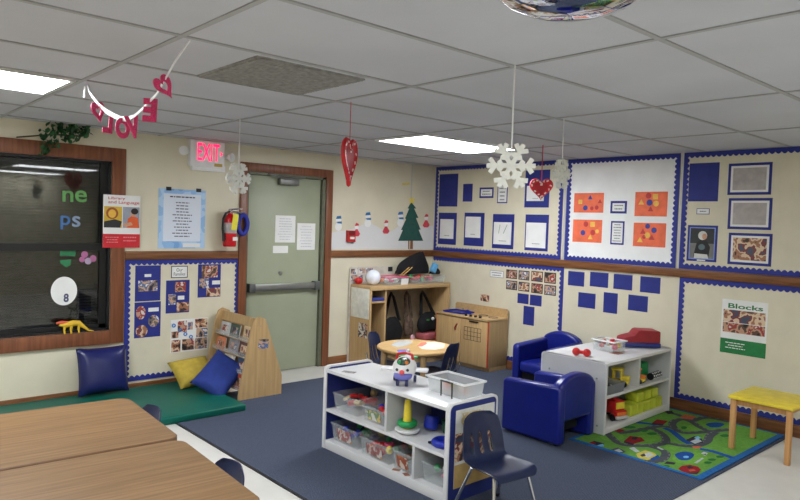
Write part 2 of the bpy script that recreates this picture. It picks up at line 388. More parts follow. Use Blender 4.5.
# ceiling lights
m_diffs = {k: emit('light_diffuser_%s' % n, (246, 250, 255), k) for n, k in (('bright', 13.0), ('normal', 10.5), ('dim', 5.0))}  # weakest strength is set low to weight the room light toward the left
m_lframe = M('light_frame', (226, 226, 224), .4)
def ceiling_light(x0, x1, y0, y1, label, k=10.5):
    t = thing('ceiling_light', label, 'ceiling light', ((x0+x1)/2, (y0+y1)/2, H-.014), 0, 'fluorescent ceiling panels')
    a, b = (x1-x0)/2, (y1-y0)/2; mb = MB()
    for p, q in (((-a, -b), (a, -b+.025)), ((-a, b-.025), (a, b)), ((-a, -b+.025), (-a+.025, b-.025)), ((a-.025, -b+.025), (a, b-.025))): mb.box((p[0], p[1], 0), (q[0], q[1], .014))
    obj('frame', mb, m_lframe, t); obj('diffuser', MB().box((-a+.025, -b+.025, .004), (a-.025, b-.025, .012)), m_diffs[k], t)
ceiling_light(-2.17, -1.0, -2.08, -1.45, 'glowing fluorescent ceiling panel above the round wooden table')
ceiling_light(-5.9, -4.72, -2.04, -1.45, 'glowing fluorescent ceiling panel at the far left above the dark window', 13.0)
ceiling_light(-5.9, -4.72, -5.28, -4.67, 'fluorescent ceiling panel above the photographer', 13.0)
ceiling_light(-3.43, -2.23, -5.93, -5.32, 'fluorescent ceiling panel over the near right of the room', 5.0)
ceiling_light(-3.43, -2.23, -7.9, -7.28, 'fluorescent ceiling panel at the rear of the room behind the camera', 5.0)

# ceiling vent
x0, x1, y0, y1 = -4.33, -3.73, -3.26, -2.66
t = thing('ceiling_vent', 'square dark grey air vent set in the ceiling grid', 'vent', ((x0+x1)/2, (y0+y1)/2, H-.012))
m_vent = M('vent_grey', (150, 149, 145), .7, .12, 30)
obj('frame', MB().box((-.3, -.3, .004), (.3, .3, .012)), m_vent, t)
mb = MB()
for k in range(24): mb.obox((0, -.285+k*.0248, .0), (.58, .0225, .003), Matrix.Rotation(.12, 3, 'X'))
obj('grille', mb, m_vent, t)

# ceiling dome mirror
m_mirror = M('mirror_dome', (225, 225, 232), .04, .005, metal=1)
cx, cy, R_ = -4.30, -4.83, .25
t = thing('dome_mirror', 'round convex dome mirror hanging under the ceiling near the camera', 'mirror', (cx, cy, H-.15))
obj('dome', MB().lathe([(0, 0), (R_*.35, .008), (R_*.62, .03), (R_*.82, .066), (R_*.94, .104), (R_*.97, .12)], (0, 0, 0), 48), m_mirror, t, 60)
obj('rim', MB().lathe([(R_*.955, .112), (R_*1.02, .112), (R_*1.03, .122), (R_*1.02, .15), (R_*.955, .15)], (0, 0, 0), 48), M('mirror_rim', (216, 214, 232), .25), t)

# ------------------------------------------------------------------ boards on the wall at right
def board(w, r, label, name='bulletin_board', back=None, **kw):
    bd = obj(name, slab(w, r, .0005, .003), back or m_beige); tag(bd, label, 'bulletin board', 'bulletin boards with scalloped blue borders')
    # children of a recentred mesh: keep their coordinates
    ch0 = set(C.objects); scallop(w, r, kw.pop('width', .05), parent=bd, d=.003, **kw)
    for c in set(C.objects)-ch0: c.matrix_parent_inverse = Matrix.Translation(-bd.location)
    return bd
def wthing(name, w, r, d, label, cat, group=None):       # an Empty at the middle of a wall sheet; parts keep world coordinates
    a0, b0, a1, b1 = r; p = FR[w]((a0+a1)/2, b1, d)
    return thing(name, label, cat, p, 0, group)
def keep(o):
    o.matrix_parent_inverse = Matrix.Translation(-o.parent.location); return o

m_rp = MB
ytop = H-.004
U1 = (on_right(435.6, 200)[0], ytop, on_right(563.2, 200)[0], RZ1+.001)
U2 = (on_right(567, 200)[0], ytop, on_right(679, 200)[0], RZ1+.001)
U3 = (on_right(682.5, 200)[0], ytop, -4.75, RZ1+.001)
board('R', U1, 'beige upper board nearest the corner, with drawings on blue sheets')
board('R', U2, 'white upper board holding four orange collages', back=m_offw)
board('R', U3, 'beige upper board at the far right with framed photographs')
W1 = (-.03, RZ0-.001, on_right(563, 300)[0], .102)
W3 = (on_right(678, 320)[0], RZ0-.001, -4.6, .102)
board('R', W1, 'beige lower board behind the play kitchen with rows of small photographs', left=0)
board('R', W3, 'beige lower board beside the white shelf, with the green-footed poster', right=1)

DW = .0035                                                # face of the boards
def plain_sheet(px, label, mat=None, name='mounted_sheet', group='blank blue sheets', d=DW, w='R'):
    o = obj(name, slab(w, rect(w, *px), d, d+.0015), mat or m_blue); return tag(o, label, 'paper', group)
plain_sheet((440, 174.4, 457.4, 206.6), 'large blank blue sheet at the corner end of the beige upper board')
plain_sheet((463.6, 184, 472.4, 201.6), 'small narrow blank blue sheet beside the large one near the corner')
plain_sheet((690, 163.6, 718, 201.4), 'large blank blue sheet above the framed child photograph at right')
for i, (px, lb) in enumerate((
    ((518, 293, 528.6, 304.4), 'left blue square under the two rows of small photographs'),
    ((530.4, 294.4, 541.6, 306.6), 'right blue square under the two rows of small photographs'),
    ((524, 305.6, 534, 326), 'tall blue rectangle lowest under the small photographs'),
    ((568.5, 270.8, 584, 286.8), 'upper row blue rectangle farthest left under the white board'),
    ((590.4, 271.6, 608, 288), 'upper row blue rectangle second from left under the white board'),
    ((614, 273.6, 632, 290.6), 'upper row blue rectangle third from left under the white board'),
    ((640.6, 276, 660, 294), 'upper row blue rectangle farthest right under the white board'),
    ((578.6, 292, 595, 309), 'lower row blue rectangle at left under the white board'),
    ((604, 292, 617, 314), 'upright blue rectangle in the middle of the lower row under the white board'),
    ((628.6, 294.4, 647.4, 312.4), 'lower row blue rectangle at right, above the red toy on the shelf'))):
    plain_sheet(px, lb, d=DW if i < 3 else .0005)

def drawing(px, pg, label, marks=()):
    r = rect('R', *px); q = rect('R', *pg); t = wthing('mounted_drawing', 'R', r, DW, label, 'drawing', 'drawings mounted on blue sheets')
    keep(obj('backing', slab('R', r, DW, DW+.0015), m_blue, t)); keep(obj('page', slab('R', q, DW+.0015, DW+.0075), m_white, t))
    if marks:
        mb = MB()
        for (u, v, u2, v2) in marks:
            s = sub(q, u, v, u2, v2); mb.prism([(s[0], s[1]), (s[2], s[3]), (s[2]-.006, s[3]-.004), (s[0]-.006, s[1]-.004)], fR, DW+.0075, DW+.0079)
        keep(obj('crayon_marks', mb, M('crayon', (110, 150, 110), .7), t))
    keep(scrawl('R', sub(q, .3, .8, .75, .88), 1, t, DW+.0075))
drawing((439.2, 212.6, 456, 245), (441, 219, 453.6, 239), 'white page on blue sheet, first from the corner in the drawing row')
drawing((465, 212.6, 483.6, 246.6), (466.4, 216.6, 480.4, 238), 'white page on blue sheet, second from the corner in the drawing row')
drawing((493.4, 214, 513.4, 249.4), (494.6, 222, 511.2, 245), 'page with green strokes on blue sheet, third in the drawing row', ((.35, .1, .28, .5), (.75, .1, .55, .5)))
drawing((526, 214.4, 547.8, 251.6), (527, 222.5, 545.6, 248.4), 'white page on blue sheet, last in the drawing row by the white board')
drawing((526, 170.6, 549, 207.6), (527.6, 186, 544, 201), 'white page on blue sheet behind the hanging red heart')

def label_card(px, label, w='R', d=DW, fr=.18, frm=None, n=2, name='label_card', txt=None):
    r = rect(w, *px); t = wthing(name, w, r, d, label, 'label')
    keep(obj('backing', slab(w, r, d, d+.0015), frm or m_blue, t)); k = abs(r[1]-r[3])*fr
    q = inset(r, k); keep(obj('card', slab(w, q, d+.0015, d+.0025), m_white, t))
    if txt: keep(lettering(w, inset(q, abs(q[2]-q[0])*.12, abs(q[1]-q[3])*.14), txt, m_ink, t, d+.0025, .0006))
    elif n: keep(scrawl(w, inset(q, .008, .006), n, t, d+.0025, m_inkg))
    return t
label_card((480, 187.6, 493.6, 198), 'small blue-framed label between the blank sheet and the tall white slip')
label_card((498, 185, 507.4, 203.2), 'tall white slip with thin blue edge behind the large snowflake', fr=.06, n=4)
label_card((611, 201, 626.8, 213.6), 'small blue-framed label between the two upper orange collages')
label_card((611.4, 221, 623.8, 245), 'tall blue-framed page between the two lower orange collages', fr=.07, n=7)
label_card((697, 208.4, 709.6, 214.4), 'tiny white label above the framed child photograph', fr=.1, n=1)
label_card((490.4, 270, 503.6, 278.2), 'white label left of the rows of small photographs', fr=.06, frm=m_inkg)

def collage(px, label, sh):
    r = rect('R', *px); t = wthing('orange_collage', 'R', r, DW, label, 'artwork', 'orange shape collages')
    o = keep(obj('sheet', slab('R', r, DW, DW+.002), m_orange, t)); ht = abs(r[1]-r[3]); wd = abs(r[2]-r[0])
    for k, c, u, v, s in sh:
        cx_, cz = r[0]-wd*u, r[1]-ht*v; s *= ht*.5
        P = {'t': [(-s, -s*.8), (s, -s*.8), (0, s*.9)], 'q': [(-s*.85, -s*.85), (s*.85, -s*.85), (s*.85, s*.85), (-s*.85, s*.85)],
             'c': [(s*math.cos(a*PI/8), s*math.sin(a*PI/8)) for a in range(16)]}[k]
        keep(obj({'t': 'paper_triangle', 'q': 'paper_square', 'c': 'paper_circle'}[k], MB().prism([(cx_+a, cz+b) for a, b in P], fR, DW+.002, DW+.003), {'b': m_cb, 'y': m_cy, 'r': m_cr}[c], t))
m_cb = M('cut_blue', (64, 66, 150), .6); m_cy = M('cut_yellow', (238, 190, 84), .6); m_cr = M('cut_red', (196, 60, 60), .6)
collage((574.8, 193.2, 603.4, 212.8), 'upper left orange collage on the white board, with scattered shapes', (('t', 'b', .55, .22, .26), ('q', 'y', .22, .45, .26), ('t', 'r', .88, .42, .24), ('c', 'b', .4, .76, .27), ('c', 'r', .62, .78, .2), ('c', 'r', .78, .74, .22)))
collage((635.8, 192, 667, 216.6), 'upper right orange collage on the white board, shapes ringed like a flower', (('c', 'r', .42, .16, .24), ('q', 'y', .63, .2, .26), ('t', 'y', .2, .42, .25), ('c', 'b', .46, .44, .26), ('c', 'y', .66, .48, .24), ('t', 'r', .5, .7, .24)))
collage((573.6, 219.4, 601.6, 243), 'lower left orange collage on the white board', (('c', 'r', .45, .2, .24), ('q', 'y', .68, .2, .26), ('c', 'b', .36, .58, .24), ('c', 'r', .7, .56, .24), ('t', 'y', .62, .76, .24), ('c', 'y', .84, .5, .18)))
collage((634.2, 222.6, 665.4, 247.6), 'lower right orange collage on the white board with blue circles on top', (('c', 'b', .44, .14, .22), ('c', 'b', .64, .3, .24), ('t', 'r', .3, .36, .26), ('c', 'y', .44, .52, .24), ('t', 'r', .58, .6, .26), ('t', 'y', .22, .72, .26), ('c', 'r', .34, .6, .16)))

# child portrait in a blue frame, and the frames cut by the picture edge
r = rect('R', 688.4, 225, 716.4, 262.4); t = wthing('framed_photograph', 'R', r, DW, 'framed photograph of a child in a pale cap holding something dark', 'photograph')
keep(obj('frame', slab('R', r, DW, DW+.002), m_blue, t)); q = inset(r, .018)
keep(obj('mount', slab('R', q, DW+.002, DW+.003), M('pale_blue', (130, 150, 214), .6), t)); q = inset(q, .008)
mb = slab('R', q, DW+.003, DW+.004)
def shp(mb, mi, pts):
    mb.mi = mi; shp.n = getattr(shp, 'n', 0)+1; z = DW+.004+.0002*(shp.n % 9); mb.prism([(q[0]+(q[2]-q[0])*u, q[1]+(q[3]-q[1])*v) for u, v in pts], FR[shp.w], z-.0005, z+.0001)
shp.w = 'R'
def ell(cu, cv, ru, rv, n=14): return [(cu+ru*math.cos(2*PI*k/n), cv+rv*math.sin(2*PI*k/n)) for k in range(n)]
shp(mb, 5, [(0, .5), (1, .5), (1, 1), (0, 1)]); shp(mb, 1, [(.15, .95), (.28, .5), (.45, .38), (.7, .4), (.85, .62), (.8, .95)]); shp(mb, 2, ell(.52, .24, .19, .15)); shp(mb, 3, ell(.6, .27, .1, .1)); shp(mb, 4, ell(.5, .62, .14, .1)); shp(mb, 2, [(.2, .84), (.75, .86), (.8, 1), (.2, 1)])
m_pdark = M('print_dark', (44, 46, 48), .4); m_ppale = M('print_pale', (206, 206, 200), .4); m_pteal = M('print_teal', (92, 110, 116), .4)
keep(obj('picture', mb, [m_pdark, M('print_black', (24, 24, 28), .4), m_ppale, m_skin, m_pteal, M('print_grey', (120, 120, 116), .4)], t))
r2 = sub(r, .36, .95, .64, .985); keep(obj('name_slip', slab('R', r2, DW+.003, DW+.0045), m_white, t))
for (y0, y1, lb, k) in ((163.8, 195, 'topmost of the blue-framed pages cut by the right picture edge', 0), (198.2, 229, 'middle blue-framed page in the column at the right edge', 1), (232.6, 264, 'lowest blue-framed photograph in the column at the right edge', 2)):
    a, b = on_right(729.2, y0); c_ = on_right(729, y1)[1]; r = (a, b, a-.34, c_); t = wthing('framed_photograph', 'R', r, DW, lb, 'photograph', 'blue framed pages in the right column')
    keep(obj('frame', slab('R', r, DW, DW+.002), m_blue, t)); keep(obj('mount', slab('R', inset(r, .022), DW+.002, DW+.003), m_white, t)); keep(obj('picture', slab('R', inset(r, .04), DW+.003, DW+.004), (M('page_grey', (176, 168, 166), .5), M('page_grey', (176, 168, 166), .5), photos[2])[k], t))

# rows of small photographs
cols = ((506.6, 517.2, 269.2, 279.2, 280, 290.4), (519, 529.4, 270.2, 280.6, 281.6, 292), (531.8, 542.8, 270.8, 282.2, 283, 294), (544.8, 556, 272, 284, 284.6, 296))
nm = ('first', 'second', 'third', 'fourth')
for j in (0, 1):
    for i, c in enumerate(cols):
        r = rect('R', c[0], c[2+2*j], c[1], c[3+2*j]); t = wthing('small_photograph', 'R', r, DW, '%s small photograph from the corner in the %s row over the blue squares' % (nm[i], ('upper', 'lower')[j]), 'photograph', 'two rows of small photographs')
        keep(obj('mount', slab('R', r, DW, DW+.0015), m_pdark, t)); keep(obj('picture', slab('R', inset(r, .01), DW+.0015, DW+.0025), photos[(i+j) % 3], t))
r = rect('R', 481, 294, 489.2, 302); t = wthing('small_photograph', 'R', r, DW, 'lone small photograph above the play kitchen', 'photograph'); keep(obj('picture', slab('R', r, DW, DW+.002), photos[2], t))

# poster with green foot at the right edge
a, b = on_right(722.8, 298.5); c_ = on_right(721, 351.6)[1]; r = (a, b, a-.36, c_)
t = wthing('blocks_poster', 'R', r, DW, 'white poster with two photographs and a green foot, right edge of the picture', 'poster')
keep(obj('sheet', slab('R', r, DW, DW+.002), m_white, t))
keep(lettering('R', sub(r, .14, .07, .9, .16), 'Blocks', M('poster_green', (40, 110, 60), .5), t, DW+.002, .0008, thick=.02))
keep(obj('photograph', slab('R', sub(r, .04, .19, .96, .42), DW+.002, DW+.003), photos[2], t)); keep(obj('photograph', slab('R', sub(r, .04, .43, .96, .61), DW+.002, DW+.003), photos[0], t))
keep(obj('green_foot', slab('R', sub(r, 0, .73, 1, 1), DW+.002, DW+.003), M('poster_green2', (36, 120, 66), .5), t)); keep(scrawl('R', sub(r, .08, .78, .6, .92), 3, t, DW+.003, m_white))

# ------------------------------------------------------------------ the wall with the door
r = rect('L', 125, 258, 238, 372); r = (r[0], 1.181, on_left(238.5, 300)[0], on_left(125, 382)[1])
fam = board('L', r, 'large family board with scalloped blue border between window and door', back=m_beige, width=.05)
DL = .0038
def fam_sheet(px, label, pics, slips, rnd=False):
    r = rect('L', *px); t = wthing('family_sheet', 'L', r, DL, label, 'paper', 'blue family sheets'); keep(obj('sheet', slab('L', r, DL, DL+.0015), m_blue, t))
    for i, (u0, v0, u1, v1) in enumerate(pics):
        q = sub(r, u0, v0, u1, v1)
        mb = MB().prism([((q[0]+q[2])/2+(q[2]-q[0])/2*math.cos(k*PI/12), (q[1]+q[3])/2+(q[1]-q[3])/2*math.sin(k*PI/12)) for k in range(24)], fL, DL+.0015, DL+.0025) if rnd else slab('L', q, DL+.0015, DL+.0025)
        keep(obj('photograph', mb, photos[(i+len(pics)) % 3], t))
    for q in slips: keep(obj('name_slip', slab('L', sub(r, *q), DL+.0015, DL+.0025), m_white, t))
fam_sheet((135.2, 265.75, 160, 300.3), 'upper left blue family sheet with one wide photograph', [(.12, .42, .88, .72)], [(.36, .24, .62, .32)])
fam_sheet((134.4, 302.6, 160, 336), 'lower left blue family sheet with three round photographs', [(.06, .1, .42, .48), (.52, .38, .94, .72), (.06, .64, .5, .98)], [(.52, .17, .92, .28)], True)
fam_sheet((166, 280.5, 188.8, 312), 'middle blue family sheet under the title card', [(.38, .06, .84, .36), (.1, .42, .42, .74), (.46, .68, .98, .96)], [(.5, .48, .78, .6)])
fam_sheet((198, 264.5, 220, 296.4), 'upper right blue family sheet nearest the door', [(.16, .04, .86, .4), (.06, .42, .48, .72), (.38, .72, .98, .98)], [(.62, .5, .98, .62)])
label_card((171, 266, 187.4, 277.6), 'white title card at the top of the family board', 'L', DL, fr=.07, frm=m_ink, txt='Our\nFamilies')
r = rect('L', 170.75, 320, 207.2, 349); t = wthing('photo_collage', 'L', r, DL, 'white sheet of many photographs low on the family board', 'photo collage'); keep(obj('sheet', slab('L', r, DL, DL+.0015), m_white, t))
for i, q in enumerate(((.18, .05, .42, .4), (.44, .1, .58, .34), (.64, .02, .98, .3), (.02, .36, .2, .56), (.68, .32, .99, .6), (.02, .62, .26, .98), (.3, .62, .62, .96), (.64, .62, .98, .96))): keep(obj('photograph', slab('L', sub(r, *q), DL+.0015, DL+.0025), photos[i % 3], t))
m_cyan = M('letter_blue', (60, 130, 200), .5)
for u, v in ((.07, .17), (.24, .32), (.38, .46), (.53, .56)):
    q = sub(r, u, v, u, v); keep(obj('round_letter', MB().torus((q[0], -(DL+.007), q[1]), .014, .005, 16, 6, Matrix.Rotation(PI/2, 3, 'X')), m_cyan, t))

# poem sheet with clips
r = rect('L', 158.75, 188, 204.4, 248.4); t = wthing('poem_poster', 'L', r, .0005, 'pale blue bordered poem sheet beside the fire extinguisher', 'poster')
def sky_paper():
    m = photo_mat('sky_print', [(120, 166, 218), (146, 186, 228), (176, 206, 236), (150, 190, 230)], 5); return m
keep(obj('sheet', slab('L', r, .0005, .0025), sky_paper(), t)); keep(obj('page', slab('L', sub(r, .1, .08, .9, .88), .0025, .0032), M('poem_page', (216, 222, 234), .6, .006, 3), t))
keep(scrawl('L', sub(r, .22, .1, .78, .16), 1, t, .0032, m_ink, 'title_line', widths=[.95])); keep(scrawl('L', sub(r, .24, .2, .76, .82), 12, t, .0032, M('poem_ink', (100, 98, 112), .6), widths=[.55, .5, .55, .5, .8, .6, .78, .5, .66, .5, .8, .62]))
keep(obj('corner_slip', slab('L', sub(r, .52, .91, .9, .98), .0025, .0035), m_white, t))
for u in (.2, .84):
    q = sub(r, u-.05, -.03, u+.05, .03); keep(obj('binder_clip', slab('L', q, .0, .012), m_blackpl, t))

# poster over the window casing
PD = .0215
r = rect('L', 103.2, 195.6, 140, 247.4); r = (on_left(103, 220, -PD)[0], on_left(121, 195.2, -PD)[1], on_left(140, 220, -PD)[0], on_left(121, 247.6, -PD)[1])
t = wthing('library_poster', 'L', r, PD, 'red and white poster overlapping the right side of the window frame', 'poster')
keep(obj('sheet', slab('L', r, PD, PD+.002), m_white, t)); m_pred = M('poster_red', (196, 38, 48), .5)
lr = sub(r, .13, .035, .58, .1); keep(lettering('L', lr, 'Library', m_pred, t, PD+.002, .0008, thick=.008)); keep(lettering('L', sub(r, .13, .105, .97, .18), 'and Language', m_pred, t, PD+.002, .0008, thick=.008))
q = sub(r, .02, .22, .5, .62); mb = slab('L', q, PD+.002, PD+.003); shp.w = 'L'
def shp2(mb, mi, pts, d0):
    mb.mi = mi; shp2.n = getattr(shp2, 'n', 0)+1; z = d0+.00025*(shp2.n % 9+1); mb.prism([(q[0]+(q[2]-q[0])*u, q[1]+(q[3]-q[1])*v) for u, v in pts], fL, z-.0006, z)
shp2(mb, 1, ell(.45, .32, .34, .28), PD+.003); shp2(mb, 2, ell(.45, .34, .22, .2), PD+.003); shp2(mb, 3, [(0, .72), (.6, .6), (1, .7), (.9, 1), (0, 1)], PD+.003)
keep(obj('photograph', mb, [M('print_gold', (206, 170, 60), .5), M('print_brown', (150, 80, 44), .5), M('print_amber', (224, 176, 70), .5), m_pdark], t))
q = sub(r, .52, .22, .98, .62); mb = slab('L', q, PD+.002, PD+.003)
shp2(mb, 1, [(.25, 1), (.3, .55), (.55, .42), (.9, .5), (1, 1)], PD+.003); shp2(mb, 2, ell(.62, .3, .16, .16), PD+.003); shp2(mb, 3, ell(.7, .2, .22, .15), PD+.003); shp2(mb, 2, [(0, .8), (.5, .72), (.6, .86), (.1, .95)], PD+.003)
keep(obj('photograph', mb, [M('print_grey2', (150, 156, 168), .5), M('print_orange', (214, 92, 48), .5), m_skin, m_hair], t))
keep(obj('red_foot', slab('L', sub(r, 0, .74, 1, 1), PD+.002, PD+.003), m_pred, t)); m_pl = M('poster_pale_red', (226, 130, 134), .5)
keep(scrawl('L', sub(r, .04, .78, .46, .92), 3, t, PD+.003, m_pl)); keep(scrawl('L', sub(r, .52, .77, .92, .9), 2, t, PD+.003, m_pl))

# cut-out letters and shapes stuck on the window glass
GD = -.054
def gl(px, py): return on_left(px, py, .054)
def gword(txt, px, mat, label):
    a, b = gl(px[0], px[1]); c_, d_ = gl(px[2], px[3]); o = lettering('L', (a, b, c_, d_), txt, mat, None, GD, .003, name='cut_out_letter', thick=.012); tag(o, label, 'letter', 'cut-out letters on the dark window')
m_lg = M('letter_green', (98, 158, 88), .6); m_lb = M('letter_sky', (70, 112, 164), .6); m_ls = M('letter_pale', (130, 146, 172), .6)
gword('n', (62.5, 190.5, 73.2, 202), m_lg, 'green cut-out letter n on the dark window'); gword('e', (75.2, 190.2, 86.6, 202.4), m_lg, 'green cut-out letter e on the dark window')
gword('p', (60.5, 215.5, 70, 229.5), m_lb, 'blue cut-out letter p on the dark window'); gword('s', (72.2, 216, 80.2, 227), m_ls, 'pale blue cut-out letter s on the dark window')
def gshape(pts, mat, label, name, cat): return tag(obj(name, MB().prism([gl(*p) for p in pts], fL, GD, GD+.003), mat), label, cat)
m_gg = M('cut_green', (46, 120, 78), .6)
gshape([(60, 249), (76, 248.5), (75, 256.5), (66, 255.5), (60, 256)], m_gg, 'upper green paper scrap on the dark window', 'paper_scrap', 'paper'); gshape([(60, 260), (71, 259.4), (70.4, 265), (66, 267.5), (60, 263)], m_gg, 'lower green paper scrap on the dark window', 'paper_scrap', 'paper')
t = thing('paper_butterfly', 'pink paper butterfly on the dark window', 'decoration', (gl(87, 258)[0], -GD, gl(87, 265)[1]))
for c_, rad, mm in (((84.5, 254.5), 3.4, M('petal_pink', (168, 100, 142), .6)), ((82, 259.5), 2.8, _m['petal_pink']), ((93, 258.6), 3.4, _m['petal_pink']), ((88, 261), 3.4, M('petal_pale', (168, 150, 174), .6))):
    keep(obj('wing', MB().prism([gl(c_[0]+rad*math.cos(k*PI/8), c_[1]+rad*math.sin(k*PI/8)) for k in range(16)], fL, GD, GD+.003), mm, t))
a, b = gl(64, 291); rr = abs(gl(77, 291)[0]-a)
t = thing('paper_disc', 'round white paper disc on the dark window', 'paper', (a, -GD, b-rr)); keep(obj('disc', MB().prism([(a+rr*math.cos(k*PI/20), b+rr*1.18*math.sin(k*PI/20)) for k in range(40)], fL, GD, GD+.003), m_white, t))
keep(lettering('L', (gl(63.5, 293.6)[0], gl(63.5, 293.6)[1], gl(68.6, 302)[0], gl(68.6, 302)[1]), '8', M('letter_dusk', (80, 80, 110), .6), t, GD+.003, .001, thick=.04))

# notices taped to the door
DD = -.0295
def door_paper(px, label, n):
    a, b = on_left(px[0], px[1], .03); c_, d_ = on_left(px[2], px[3], .03); r = (a, b, c_, d_); t = wthing('paper_notice', 'L', r, DD, label, 'notice', 'notices on the door')
    keep(obj('sheet', slab('L', r, DD, DD+.0015), m_white, t))
    if n: keep(scrawl('L', inset(r, .02), n, t, DD+.0015, M('faint_ink', (196, 199, 204), .6)))
door_paper((275.5, 215.2, 294.8, 242.6), 'upper left white notice on the grey-green door', 9); door_paper((297.4, 223, 314.6, 249.8), 'right-hand white notice on the grey-green door', 8); door_paper((273, 245.8, 287.8, 253), 'small white strip under the notices on the door', 0)

# winter mural: paper snow, tree, snowmen and red figures
px = [(331, 249), (331, 233), (338, 231), (346, 230.5), (355, 228), (363, 224.5), (371, 223.4), (378, 227), (386, 232), (392, 231), (399, 226), (408, 224.5), (418, 226), (426, 227), (433, 225.5), (433, 249)]
snow = obj('paper_snow', MB().prism([on_left(*p) for p in px], fL, .0005, .0015), M('snow_paper', (214, 214, 214), .6, .006, 3)); tag(snow, 'white paper snowbank along the rail right of the door', 'mural paper')
def paper_poly(px, d=.001, th=.0015): return MB().prism([on_left(*p) for p in px], fL, d, d+th)
t = thing('paper_tree', 'dark green paper tree with yellow star near the room corner', 'decoration', (on_left(410, 249)[0], -.002, RZ1))
keep(obj('trunk', paper_poly([(408, 239), (412.8, 239), (412.8, 249), (408, 249)]), M('paper_brown', (140, 92, 60), .6), t))
keep(obj('foliage', paper_poly([(411, 202), (415, 207), (416, 208.6), (413.8, 208.4), (418.2, 217.8), (415.8, 218), (420.4, 229.6), (418.4, 229.8), (423, 240.8), (398, 240.8), (402.6, 230), (400.8, 229.8), (406, 219), (404.8, 218.6), (409, 208.6), (407.4, 208.4)], .003), M('paper_dark_green', (38, 82, 74), .7), t))
star = [(411.6+ (4.0 if k % 2 == 0 else 1.8)*math.sin(k*PI/5), 200.6-(4.4 if k % 2 == 0 else 1.9)*math.cos(k*PI/5)) for k in range(10)]
keep(obj('star', paper_poly(star, .0045), M('paper_yellow', (228, 208, 90), .6), t))
m_hat = M('hat_blue', (50, 110, 160), .6)
for i, (x, y, lb) in enumerate(((338.4, 222.6, 'paper snowman with blue hat nearest the door'), (367.6, 219, 'paper snowman with blue hat on top of the paper snow hill'), (400.2, 218.4, 'paper snowman with blue hat touching the green tree'))):
    t = thing('paper_snowman', lb, 'decoration', (on_left(x, y+9)[0], -.003, on_left(x, y+9)[1]), 0, 'paper snowmen on the mural'); P = lambda cx, cy, rx, ry: [(cx+rx*math.cos(k*PI/8), cy+ry*math.sin(k*PI/8)) for k in range(16)]
    keep(obj('body', paper_poly(P(x, y+4, 3.4, 4.2), .001), m_white, t)); keep(obj('head', paper_poly(P(x, y-2.2, 2.7, 3), .003), m_white, t))
    keep(obj('hat', paper_poly([(x-2.6, y-3.6), (x-1.6, y-6.4), (x+2.2, y-6.8), (x+2.8, y-4)], .0045), m_hat, t)); keep(obj('scarf', paper_poly([(x-2, y-.8), (x+3, y-1.2), (x+3.2, y+1), (x-1, y+.8)], .0046), m_hat, t))
for i, (x, y, lb) in enumerate(((356.4, 229.4, 'red paper figure beside the fire alarm box'), (385.8, 226.6, 'red paper figure midway between alarm box and paper tree'), (426, 220.4, 'red paper figure right of the paper tree'))):
    t = thing('paper_figure', lb, 'decoration', (on_left(x, y+8)[0], -.003, on_left(x, y+8)[1]), 0, 'red paper figures on the mural')
    keep(obj('body', paper_poly([(x-3.4, y+5), (x-2, y+2), (x-.6, y-.6), (x+.8, y-.6), (x+2.2, y+2), (x+3.6, y+4.4), (x+2, y+7), (x-2, y+7)], .001), M('paper_red', (200, 64, 76), .6), t))
    keep(obj('head', paper_poly(P(x, y-2.4, 1.9, 2.3), .003), m_white, t)); keep(obj('hat', paper_poly([(x-2, y-3.4), (x-.4, y-6.6), (x+2, y-5.6), (x+2.1, y-3.8)], .0045), _m['paper_red'], t))
o = obj('hanging_streamer', paper_poly([(402, 183.2), (409, 182.4), (410, 184.4), (402, 185.4)], .0005), M('paper_yellow2', (222, 206, 110), .6)); tag(o, 'little yellow paper strip high on the wall by the corner', 'paper')
r = rect('L', 346, 230.4, 353, 241.8); t = wthing('fire_alarm_box', 'L', r, .0, 'small red fire alarm pull box on the snow mural', 'fire alarm')
keep(obj('housing', slab('L', r, .0, .045), M('alarm_red', (176, 36, 36), .4), t)); keep(obj('pull_lever', slab('L', sub(r, .25, .55, .8, .75), .045, .052), m_white, t)); keep(obj('faceplate', slab('L', sub(r, .1, .06, .9, .4), .045, .048), M('alarm_dark', (120, 26, 28), .4), t))

# exit sign with lamp heads
r = rect('L', 190.5, 139.5, 224, 166.5); r = (r[0], H-.012, r[2], on_left(207, 166.5, -.06)[1])
r = (on_left(190.5, 150, -.06)[0], H-.008, on_left(224.6, 150, -.06)[0], on_left(207, 167, -.06)[1])
t = wthing('exit_sign', 'L', r, .0, 'white emergency sign with glowing pink-red letters and two lamp heads', 'exit sign')
mb = slab('L', r, 0, .06); keep(obj('housing', mb, m_whitepl, t))
m_exit = emit('exit_glow', (255, 24, 78), 1.0)
q = sub(r, .2, .1, .85, .76); keep(lettering('L', q, 'EXIT', m_exit, t, .06, .002, thick=.004))
q2 = sub(r, .865, .36, .95, .56); keep(obj('arrow', MB().prism([(q2[0], q2[1]), (q2[2], (q2[1]+q2[3])/2), (q2[0], q2[3]), (q2[0]+.007, (q2[1]+q2[3])/2)], fL, .06, .062), m_exit, t))
keep(obj('sticker', slab('L', sub(r, .7, .84, .94, .96), .06, .061), M('sticker_gold', (190, 160, 70), .5), t))
for sx, x in ((-1, r[0]-.045), (1, r[2]+.045)):
    zc = r[1]-(r[1]-r[3])*(.46 if sx < 0 else .55); h = keep(obj('lamp_head', MB().lathe([(0, 0), (.02, 0), (.03, .02), (.042, .045), (.042, .056), (.0, .05)], (x, -.03, zc), 20, Matrix.Rotation(PI/2, 3, 'X') @ Matrix.Rotation(sx*.5, 3, 'Y')), m_whitepl, t))
    m_ = keep(obj('lamp_arm', MB().tube([(x, -.03, zc), (x-sx*.05, -.03, zc-.005)], .01, 8), m_whitepl, t))
